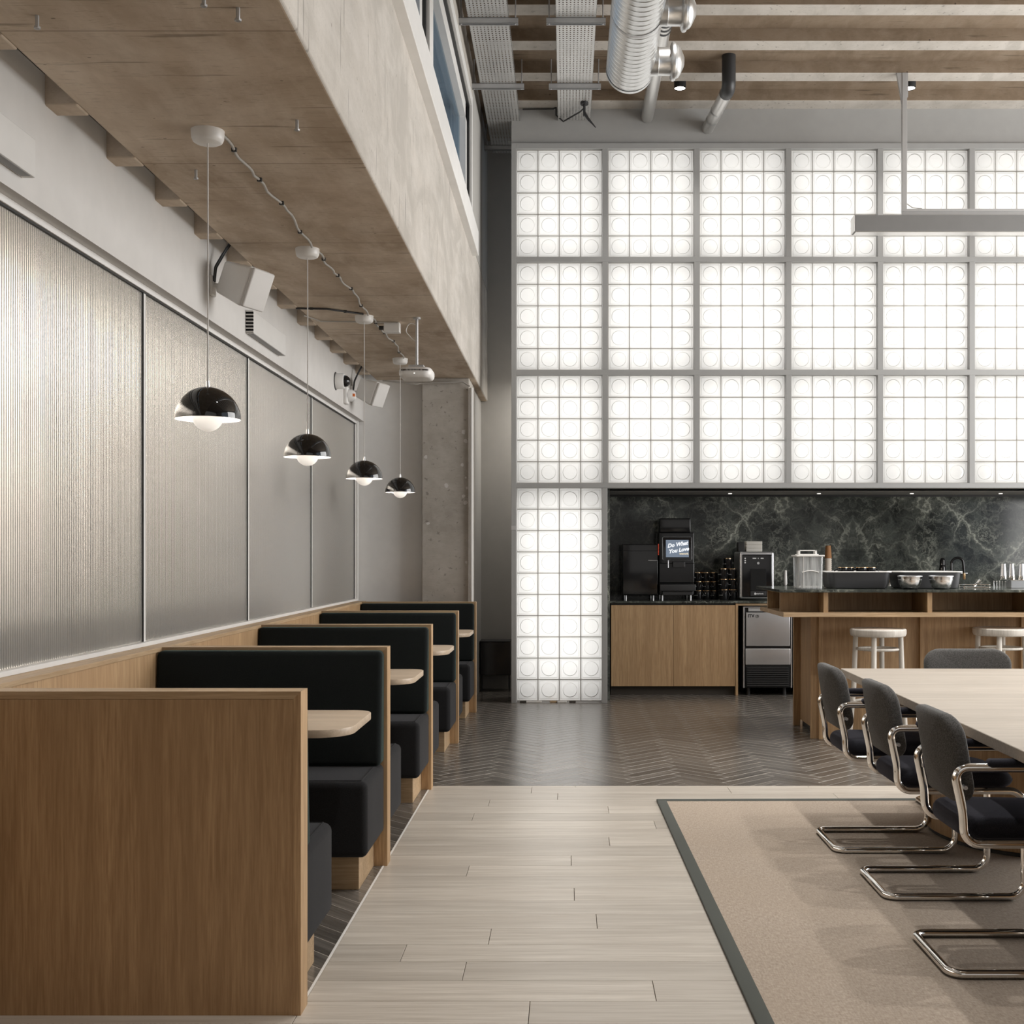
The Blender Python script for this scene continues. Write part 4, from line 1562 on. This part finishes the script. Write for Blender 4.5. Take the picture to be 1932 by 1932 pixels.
x0, x1, x2 = px(1152.5, 10.66), px(1270, 10.66), px(1387.5, 10.66)
t = thing('kitchen_cabinet', 'two-door oak base cabinet under the coffee machines', 'cabinet', (x0, KF, 0))
w = x2 - x0
MB().rbox(0, w, 0.022, KB - KF - 0.005, 0.085, CT - 0.024, 0.001).build('carcass', 'oak', t)
for a, b in ((0.002, x1 - x0 - 0.0015), (x1 - x0 + 0.0015, w - 0.002)):
    dr = MB()
    MB().rbox(a, b, 0, 0.02, 0.087, CT - 0.040, 0.0015).build('door', 'oak', t)
MB().rbox(0, w, 0.06, 0.08, 0, 0.085, 0.001).build('toe_kick', 'toe_brown', t)
MB().rbox(0, w, 0.012, 0.022, CT - 0.040, CT - 0.024, 0.001).build('top_rail', 'black_matt', t)
MB().rbox(w + 0.001, w + 0.025, -0.005, KB - KF - 0.005, 0.0, CT - 0.024, 0.001).build('end_panel', 'oak', t)
MB().rbox(w + 0.026, w + 0.565, -0.003, 0.02, CT - 0.045, CT - 0.024, 0.001).build('bridge_rail', 'oak_x', t)
# continuing cabinet to the other side of the ice machine
t = thing('kitchen_cabinet', 'plain oak base cabinet behind the bar island, past the ice machine', 'cabinet', (px(1500, 10.66), KF, 0))
MB().rbox(0, 4.4, 0.022, KB - KF - 0.005, 0.085, CT - 0.024, 0.001).build('carcass', 'oak', t)
for k in range(7):
    MB().rbox(0.002 + k * 0.62, 0.618 + k * 0.62, 0, 0.02, 0.087, CT - 0.040, 0.0015).build('door', 'oak', t)
MB().rbox(0, 4.4, 0.06, 0.08, 0, 0.085, 0.001).build('toe_kick', 'toe_brown', t)

# ice machine
ix0, ix1 = px(1402, 10.64), px(1494, 10.64)
t = thing('ice_machine', 'stainless steel ice machine with black louvred base under the worktop', 'ice machine', (ix0, Yt(10.63), 0))
w = ix1 - ix0
MB().rbox(0, w, 0.03, 0.6, 0.075, 0.845, 0.004).build('body', 'black_plastic', t)
for a, b in ((0.0, 0.012), (w - 0.012, w)):
    MB().rbox(a, b, 0, 0.04, 0.075, 0.845, 0.002).build('side_trim', 'steel', t)
MB().rbox(0.0, w, -0.002, 0.04, 0.842, 0.850, 0.002).build('top_trim', 'steel', t)
MB().rbox(0.05, w - 0.012, 0.012, 0.035, 0.805, 0.84, 0.002).build('control_strip', 'zinc', t)
d = MB().rbox(0.026, w - 0.020, -0.008, 0.03, 0.475, 0.796, 0.006, 2).build('door', 'steel', t, 40)
text('ITV', 0.042, 'dark_void', d, (0.073, -0.0085, 0.762), (pi / 2, 0, 0), off=0.0016)
lg = MB()
lg.tube(fillet([(0.118, 0, 0.770), (0.118, 0, 0.748), (0.146, 0, 0.748), (0.146, 0, 0.770), (0.122, 0, 0.770)], 0.008, 3), 0.0018, 5)
lg.tube([(0.1345 + 0.006 * cos(a), 0, 0.760 + 0.006 * sin(a)) for a in [2 * pi * k / 12 for k in range(13)]], 0.0018, 5)
lg.build('emblem', 'dark_void', d, loc=(0, -0.009, 0))
MB().rbox(0.020, w - 0.016, -0.012, 0.03, 0.295, 0.452, 0.008, 2).build('drawer', 'steel', t, 40)
MB().rbox(0.022, w - 0.020, -0.004, 0.03, 0.08, 0.290, 0.004).build('louvre_frame', 'dark_void', t)
for k in range(9):
    MB().rbox(0.035, w - 0.035, -0.012, 0.0, 0.092 + k * 0.021, 0.102 + k * 0.021, 0.002).build('slat', 'black_plastic', t)
for x in (0.06, w - 0.06):
    MB().lathe([(0.018, 0), (0.014, 0.08)], 12, Trans((x, 0.08, 0))).lathe([(0.018, 0), (0.014, 0.08)], 12, Trans((x, 0.5, 0))).build('foot', 'black_plastic', t)

# milk unit and coffee machine
SC = 11.0
zc = CT
fy = Yt(10.86)
a, b = px(1174, 10.9), px(1241, 10.9)
t = thing('milk_unit', 'black glossy milk cooler standing beside the coffee machine', 'appliance', (a, fy, zc))
w = b - a
MB().rbox(0, w, 0.01, 0.45, 0.045, 0.545, 0.008, 2).build('body', 'black_gloss', t, 40)
MB().rbox(0.004, w - 0.004, -0.005, 0.012, 0.055, 0.48, 0.004, 2).build('door', 'black_gloss', t, 40)
MB().rbox(w * 0.72, w - 0.006, -0.012, -0.004, 0.383, 0.390, 0.002).build('handle', 'steel', t)
for x in (0.035, w - 0.045):
    for y in (0.03, 0.40):
        MB().lathe([(0.008, 0), (0.008, 0.046)], 10, Trans((x, y, 0))).build('foot', 'steel', t, 40)
a, b = px(1243, 10.9), px(1309, 10.9)
t = thing('coffee_machine', 'black bean-to-cup coffee machine with a lit touch screen on the worktop', 'coffee machine', (a, fy, zc))
w = b - a
MB().rbox(0, w, 0.03, 0.48, 0.05, 0.66, 0.008, 2).build('body', 'black_gloss', t, 40)
MB().rbox(0.0, w, 0.0, 0.032, 0.17, 0.36, 0.006).build('front_panel', 'black_gloss', t)
MB().rbox(0.0, w + 0.006, -0.09, 0.03, 0.09, 0.155, 0.006, 2).build('drip_tray', 'black_plastic', t, 40)
MB().rbox(0.03, w - 0.02, -0.06, 0.03, 0.05, 0.09, 0.004).build('tray_base', 'black_plastic', t)
MB().rbox(0.01, w - 0.03, 0.05, 0.40, 0.66, 0.80, 0.01, 2).build('bean_hopper', 'black_gloss', t, 40)
sc_ = link('touch_screen', MB().rbox(-0.143, 0.143, -0.008, 0.008, -0.112, 0.112, 0.012, 3).mesh('touch_screen', 'black_gloss', 40), t, (w / 2 + 0.0, -0.045, 0.502), (R(-6), 0, R(1)))
MB().rbox(-0.110, 0.112, -0.0092, -0.0078, -0.085, 0.083, 0.0005).build('display', 'screen_blue', sc_)
text('Do What', 0.051, 'screen_white', sc_, (0.002, -0.0100, 0.038), (pi / 2, R(-9), 0), shear=0.35, off=0.0022)
text('You Love', 0.051, 'screen_white', sc_, (0.012, -0.0102, -0.018), (pi / 2, R(-9), 0), shear=0.35, off=0.0022)
text('wework', 0.026, 'screen_cream', sc_, (0.064, -0.0100, -0.052), (pi / 2, 0, 0), off=0.001)
fr_ = MB()
pts = rrect(-0.143, 0.143, -0.112, 0.112, 0.013, 4)
fr_.tube([(x, -0.0085, z) for x, z in pts + pts[:1]], 0.0016, 6, False).build('screen_rim', 'zinc', sc_, 60)
for k in range(8):
    MB().rbox(-0.012, -0.004, -0.02, -0.01, 0.44 + k * 0.014, 0.449 + k * 0.014, 0.002).build('indicator', 'led_red', t)
MB().tube([(0.085, -0.03, 0.315), (0.085, -0.03, 0.395)], 0.006, 10).build('milk_spout', 'steel', t, 40)
MB().rbox(0.145, 0.215, -0.006, 0.0, 0.335, 0.36, 0.002).build('badge', 'zinc', t)
MB().rbox(0.13, 0.25, -0.03, 0.0, 0.32, 0.375, 0.004).build('outlet', 'black_plastic', t)
for x in (0.035, w - 0.03):
    for y in (0.06, 0.42):
        MB().lathe([(0.009, 0), (0.009, 0.05)], 10, Trans((x, y, 0))).build('foot', 'steel', t, 40)


def mug(r, h):
    t = thing('mug', '', 'mug')
    MB().lathe([(0.0, 0.0), (r * 0.9, 0.0), (r, 0.006), (r, h - 0.004)], 22).build('body', 'black_gloss', t, 40)
    MB().lathe([(r, h - 0.004), (r, h), (r - 0.004, h), (r - 0.004, h - 0.02)], 22, caps=False).build('rim', 'gold', t, 40)
    MB().tube([(r - 0.003 + 0.0 + 0.028 * sin(a), 0, h * 0.5 + h * 0.36 * cos(a)) for a in [pi * k / 8 for k in range(9)]], 0.0045, 7).build('handle', 'black_gloss', t, 60)
    text('wework', 0.014, 'white_print', t, (-0.004, -r - 0.0004, h * 0.46), (pi / 2, 0, 0))
    return t


mg = {0: mug(0.039, 0.0885), 1: mug(0.043, 0.1015)}
used = set()


def put_mug(kind, u, zd, level, lab, h):
    m = mg[kind] if kind not in used else copy_tree(mg[kind])
    used.add(kind)
    m.location = (px(u, zd), Yt(zd), CT + level * (h + 0.0006))
    m.rotation_euler = (0, 0, R(random.uniform(-62, -38)))
    tag(m, lab, None, 'black mugs with gold rims')


lv = ['bottom', 'second', 'third', 'top']
for level in range(3):
    for k, u in enumerate((1317.5, 1333, 1348.5)):
        put_mug(0, u + (-1.5 if level == 2 else 0), 11.02, level, f'black mug, {ordn[k]} from the coffee machine in the {lv[level]} layer of the low stack', 0.0885)
for level in range(3):
    for k, u in enumerate((1365.8, 1383)):
        put_mug(1, u - level * 0.7, 10.93, level, f'black mug, {("left", "right")[k]} one in the {lv[level]} layer of the tall stack beside the water dispenser', 0.1015)
put_mug(1, 1373.5, 10.93, 3, 'single black mug on the very top of the tall mug stack', 0.1015)

# water dispenser
a, b = px(1393.5, 10.9), px(1459, 10.9)
t = thing('water_dispenser', 'silver framed water dispenser with a black front on the worktop', 'water dispenser', (a, Yt(10.84), zc))
w = b - a
MB().rbox(0, w, 0.01, 0.40, 0.012, 0.472, 0.02, 3).build('housing', 'steel', t, 40)
MB().rbox(0.026, w - 0.022, 0.0, 0.02, 0.03, 0.445, 0.012, 3).build('front_panel', 'black_gloss', t, 40)
MB().rbox(0.105, 0.26, -0.003, 0.01, 0.09, 0.305, 0.004).build('recess', 'dark_void', t)
MB().lathe([(0.0001, 0.004), (0.0125, 0.004), (0.0135, 0)], 20, Trans((0.182, 0.0, 0.36)) @ RX(pi / 2)).build('button', 'zinc', t, 40)
MB().rbox(0.105, 0.26, -0.006, 0.0, 0.04, 0.088, 0.003).build('drip_panel', 'black_plastic', t)
text('waterlogic', 0.020, 'white_print', t, (0.190, -0.0068, 0.063), (pi / 2, 0, 0), off=0.0004)
MB().slab([(0.010 * sin(2 * pi * k / 14) * (1 - 0.5 * max(0, cos(2 * pi * k / 14))), -0.012 * cos(2 * pi * k / 14) * -1) for k in range(14)][::-1], 0, 0.001, 0.0002, 1, M=Trans((0.151, -0.0066, 0.063)) @ RX(pi / 2)).build('drop_emblem', 'white_print', t)
for k in range(3):
    MB().lathe([(0.0075, 0), (0.0075, 0.001), (0.004, 0.0012)], 10, Trans((0.055, -0.0005, 0.365 + k * 0.021)) @ RX(pi / 2)).build('symbol', 'white_print', t)
for x, ww in ((0.145, 0.036), (0.182, 0.008), (0.22, 0.03)):
    MB().rbox(x - ww / 2, x + ww / 2, -0.0015, 0.0005, 0.402, 0.412, 0.0005).build('symbol', 'white_print', t)
# boxes on the dispenser
bx_ = a
for k in range(3):
    t = MB().rbox(0, 0.158, 0, 0.12, 0, 0.0335, 0.004, 2).build('napkin_pack', 'napkin', None, 40, (bx_ + 0.083, Yt(10.95), zc + 0.4725 + k * 0.034))
    tag(t, f'white paper napkin pack, {("bottom", "middle", "top")[k]} of the three stacked on the water dispenser', 'napkins', 'napkin packs')
t = thing('black_box', 'small black box beside the napkin packs on the water dispenser', 'box', (bx_ + 0.004, Yt(10.95), zc + 0.4725))
MB().rbox(0, 0.062, 0, 0.12, 0, 0.090, 0.003).build('carton', 'black_matt', t)
MB().rbox(0.003, 0.059, -0.001, 0.118, 0.088, 0.094, 0.002).build('flap', 'black_matt', t)

# ---- things standing on the bar top
TT = 1.0992


def on_bar(u, zd):
    return (px(u, zd), Yt(zd), TT)


t = thing('plastic_container', 'clear plastic storage box with a white handled lid on the bar end', 'container', on_bar(1524, 8.05))
hw_, hh = 0.094, 0.232
c = MB()
o_ = rrect(-hw_, hw_, -hw_, hw_, 0.02, 4)
N = len(o_)
V = [(x * 0.95, y * 0.95, 0.002) for x, y in o_] + [(x, y, hh) for x, y in o_]
c.add(V, [(i, (i + 1) % N, (i + 1) % N + N, i + N) for i in range(N)] + [tuple(range(N - 1, -1, -1))])
c.build('tub', 'clear_plastic', t, 40)
MB().rbox(-hw_ - 0.008, hw_ + 0.008, -hw_ - 0.008, hw_ + 0.008, hh, hh + 0.012, 0.004).rbox(-0.078, 0.065, -0.07, 0.07, hh + 0.012, hh + 0.020, 0.003).build('lid', 'white_gloss', t)
MB().rbox(-0.075, -0.06, -0.03, 0.03, hh + 0.018, hh + 0.048, 0.002).rbox(0.045, 0.06, -0.03, 0.03, hh + 0.018, hh + 0.048, 0.002).rbox(-0.075, 0.06, -0.03, 0.03, hh + 0.04, hh + 0.048, 0.002).build('handle', 'white_gloss', t)
MB().rbox(-0.05, -0.046, -hw_ - 0.002, -hw_ + 0.002, 0.01, hh, 0.001).build('corner_rib', 'white_gloss', t)
MB().tube([(-0.06 + 0.12 * k / 10, -hw_ - 0.002, 0.120 + 0.012 * sin(pi * k / 10)) for k in range(11)], 0.004, 6).build('clip_handle', 'white_gloss', t, 40)
MB().rbox(-0.085, 0.085, -0.085, 0.085, 0.004, 0.02, 0.004).build('grounds', 'white_paint', t)


def tub(u0, u1, zd, label):
    t = thing('bus_tub', label, 'tub', on_bar((u0 + u1) / 2, zd), 0, 'black tubs on the bar')
    hx = (u1 - u0) / 2 * zd / 2100
    hy = 0.15
    h = 0.125
    ax = rrect(-hx, hx, -hy, hy, 0.05, 5)
    N = len(ax)
    m = MB()
    lv_ = [(0.86, 0.004), (0.89, 0.002), (0.90, 0.015), (0.975, h), (0.955, h), (0.88, 0.02), (0.84, 0.015)]
    lv_ = [(0.82, 0.0), (0.89, 0.006), (0.92, 0.03), (0.965, h - 0.006), (0.945, h - 0.006), (0.90, 0.03), (0.87, 0.012)]
    V, F = [], []
    for s, z in lv_:
        V += [(x - (1 - s) * hx * (1 if x > 0 else -1), y - (1 - s) * hx * 0.6 * (1 if y > 0 else -1), z) for x, y in ax]
    for i in range(len(lv_) - 1):
        for k in range(N):
            p, q = i * N + k, i * N + (k + 1) % N
            F.append((p, q, q + N, p + N))
    F.append(tuple(range(N - 1, -1, -1)))
    F.append(tuple(range((len(lv_) - 1) * N, len(lv_) * N)))
    m.add(V, F)
    m.build('tub', 'tub_plastic', t, 40)
    pr = [(x, y, h - 0.004) for x, y in ax]
    MB().tube(pr + pr[:1], 0.0052, 7, False).build('rim', 'white_gloss', t, 60)
    for k in (-0.5, 0.0, 0.5):
        MB().rbox(k * hx - 0.002, k * hx + 0.002, -hy - 0.0025 + 0.010, -hy + 0.02, h - 0.028, h - 0.009, 0.0005).build('rim_rib', 'black_matt', t)
    return t


tub(1553, 1674, 8.2, 'black bus tub holding mugs, beside the clear plastic box on the bar')
tub(1681, 1806, 8.2, 'black bus tub behind the two steel bowls on the bar')
for k, u in enumerate((1589, 1601, 1624, 1642)):
    m = copy_tree(mg[0])
    m.location = (px(u, 8.2), Yt(8.18 + 0.02 * (k % 2)), TT + 0.066)
    m.rotation_euler = (0, 0, R((160, -10, 150, -5)[k]))
    tag(m, f'black mug standing in the bus tub, {ordn[k]} from the clear plastic box', None, 'mugs in the bus tub')


def bowl(u, zd, label):
    t = thing('steel_bowl', label, 'bowl', on_bar(u, zd), 0, 'steel bowls')
    MB().lathe([(0.0, 0.0), (0.045, 0.0), (0.062, 0.012), (0.075, 0.04), (0.081, 0.07), (0.083, 0.092), (0.080, 0.092), (0.072, 0.04), (0.058, 0.014), (0.0, 0.006)], 36).build('body', 'bowl_steel', t, 50)
    MB().tube([(0.084 * cos(2 * pi * k / 36), 0.084 * sin(2 * pi * k / 36), 0.093) for k in range(37)], 0.003, 6, False).build('rim', 'steel', t, 60)
    MB().tube([(0.0805 * cos(2 * pi * k / 36), 0.0805 * sin(2 * pi * k / 36), 0.068) for k in range(37)], 0.001, 5, False).build('rib', 'zinc', t, 60)


bowl(1717, 7.93, 'round steel mixing bowl on the bar, the one nearer the mug-filled tub')
bowl(1775.5, 7.93, 'round steel mixing bowl on the bar, the one nearer the black tap')

# ---- along the back worktop
def on_work(u, zd=11.0):
    return (px(u, zd), Yt(zd), CT)


t = thing('paper_cup_stack', 'tall stack of cream paper cups topped by a brown cup on the back worktop', 'cups', on_work(1562.5, 11.0))
for k in range(22):
    MB().lathe([(0.026, 0.0), (0.036, 0.0), (0.036, 0.003), (0.034, 0.008), (0.026, 0.10 if k == 21 else 0.03)], 18, Trans((0, 0, 0.004 + k * 0.0192)), False).build('paper_cup', 'paper_cup', t, 40) if k < 21 else \
        MB().lathe([(0.035, 0.0), (0.035, 0.003), (0.034, 0.01), (0.025, 0.125), (0.0, 0.125)], 18, Trans((0, 0, 0.004 + k * 0.0192)), False).build('brown_cup', 'kraft', t, 40)

t = thing('kitchen_tap', 'black gooseneck tap rising behind the bus tubs', 'tap', on_work(1795, 11.0))
MB().lathe([(0.026, 0), (0.026, 0.012), (0.018, 0.02), (0.016, 0.05)], 18).build('base', 'black_gloss', t, 40)
MB().tube(fillet([(0, 0, 0.04), (0, 0, 0.40), (0.105, -0.02, 0.42), (0.120, -0.02, 0.26)], [0, 0.055, 0.055, 0], 8), 0.013, 12).build('spout', 'black_gloss', t, 60)
MB().lathe([(0.013, 0), (0.014, -0.06), (0.012, -0.065)], 14, Trans((0.1195, -0.02, 0.262)), False).build('spray_head', 'gold', t, 40)
MB().tube([(0.0, -0.01, 0.10), (-0.05, -0.03, 0.13)], 0.006, 8).build('lever', 'black_gloss', t, 40)
t = thing('soap_dispenser', 'black domed dispenser bottle standing beside the gooseneck tap', 'dispenser', on_work(1778.5, 11.05))
MB().lathe([(0.034, 0), (0.036, 0.02), (0.036, 0.30), (0.030, 0.34), (0.02, 0.352), (0.012, 0.355)], 20).build('bottle', 'black_gloss', t, 40)
MB().lathe([(0.03, 0.33), (0.028, 0.385), (0.018, 0.408), (0.0, 0.412)], 18, caps=False).build('cap', 'black_gloss', t, 40)
t = thing('beer_tap', 'pale tapered tap handle standing on the worktop behind the bar end', 'tap', on_work(1482, 10.95))
MB().lathe([(0.03, 0), (0.028, 0.02), (0.012, 0.03), (0.012, 0.14)], 14).build('tower', 'black_gloss', t, 40)
MB().lathe([(0.012, 0.14), (0.018, 0.16), (0.013, 0.285), (0.010, 0.29), (0, 0.29)], 16).build('handle', 'white_gloss', t, 40)
t = thing('white_bottle', 'small white bottle with a wooden stopper visible between the two bus tubs', 'bottle', on_work(1680, 11.0))
MB().lathe([(0.034, 0), (0.034, 0.10), (0.012, 0.16), (0.010, 0.17)], 16).build('bottle', 'white_gloss', t, 40)
MB().lathe([(0.012, 0.17), (0.012, 0.20), (0, 0.20)], 12).build('stopper', 'oak', t, 40)

t = thing('wire_rack', 'low chrome wire rack lying on the bar beside the steel bowls', 'rack', on_bar(1839, 8.25))
for z in (0.006, 0.024):
    pr = [(x, y, z) for x, y in rrect(-0.095, 0.095, -0.07, 0.07, 0.012, 3)]
    MB().tube(pr + pr[:1], 0.002, 5, False).build('loop_wire', 'chrome', t, 60)
for k in range(9):
    x = -0.08 + k * 0.02
    MB().tube([(x, -0.07, 0.006), (x, 0.07, 0.006)], 0.0015, 5).build('cross_wire', 'chrome', t)
for x in (-0.095, 0.095):
    for y in (-0.055, 0.055):
        MB().tube([(x, y, 0), (x, y, 0.026)], 0.0022, 5).build('foot', 'chrome', t)
t = thing('jigger', 'small steel spirit measure tipped over on the wire rack', 'measure', (px(1844, 8.2), Yt(8.2), TT + 0.034))
M = RY(R(52))
MB().lathe([(0.019, 0.03), (0.010, -0.008), (0.008, -0.01)], 16, M, False).build('cup', 'chrome', t, 40)
MB().lathe([(0.008, -0.01), (0.014, -0.032)], 16, M, False).build('small_cup', 'chrome', t, 40)
t = thing('wall_rail', 'short steel rail on the marble wall right of the black tap', 'rail', (px(1823, 11.2), KB - 0.05, 1.16))
MB().rbox(-0.036, 0.036, 0, 0.012, -0.006, 0.006, 0.003).build('bar', 'steel', t)
MB().box(-0.02, -0.01, 0.01, 0.05, -0.004, 0.004).box(0.01, 0.02, 0.01, 0.05, -0.004, 0.004).build('standoff', 'steel', t)

t = thing('cutlery_box', 'steel caddy box holding upturned shaker tins, on the bar', 'caddy', on_bar(1917, 8.25))
MB().rbox(-0.055, 0.12, -0.05, 0.05, 0, 0.058, 0.003).build('box', 'steel', t)
MB().rbox(-0.052, 0.117, -0.052, 0.05, 0.056, 0.060, 0.002).build('lid', 'chrome', t)
for k, u in enumerate((1893, 1908.5, 1927)):
    tt = thing('shaker_tin', f'steel shaker tin standing upside down, {ordn[k]} from the bar tap', 'tumbler', (px(u, 8.25), Yt(8.25), TT + 0.0602), 0, 'shaker tins')
    MB().lathe([(0.020, 0.028), (0.024, 0.028), (0.0165, 0.118), (0.0, 0.118)], 20, caps=False).build('tin', 'steel', tt, 40)
    MB().lathe([(0.024, 0), (0.026, 0.003), (0.024, 0.03), (0.022, 0.032)], 20, caps=False).build('collar', 'chrome', tt, 40)
for k in range(5):
    tt = thing('bar_spoon', f'steel spoon handle upright beside the shaker tins, {ordn[k]} from the wire rack', 'cutlery', on_bar(1875 + k * 5.4, 8.25), 0, 'upright cutlery')
    MB().tube([(0, 0, 0), (0, 0, 0.044)], [0.0035, 0.0028], 8).build('handle', 'steel', tt, 40)
    MB().lathe([(0.001, 0.040), (0.0042, 0.045), (0.0035, 0.051), (0.0005, 0.054)], 8, caps=False).build('tip', 'chrome', tt, 40)

# corridor cabinet
t = thing('corridor_sideboard', 'glossy black sideboard against the dark corridor wall', 'sideboard', (px(907, 11.05), Yt(10.95), 0))
MB().rbox(0, 0.30, 0, 0.25, 0.16, 0.49, 0.003).build('cabinet', 'black_gloss', t)
MB().rbox(0.004, 0.30, -0.008, 0, 0.17, 0.48, 0.002).build('door', 'black_gloss', t)
MB().rbox(-0.003, 0.303, -0.012, 0.25, 0.49, 0.50, 0.002).build('top', 'black_plastic', t)
for x in (0.01, 0.28):
    MB().box(x, x + 0.015, 0.005, 0.02, 0, 0.16).build('leg', 'black_matt', t)
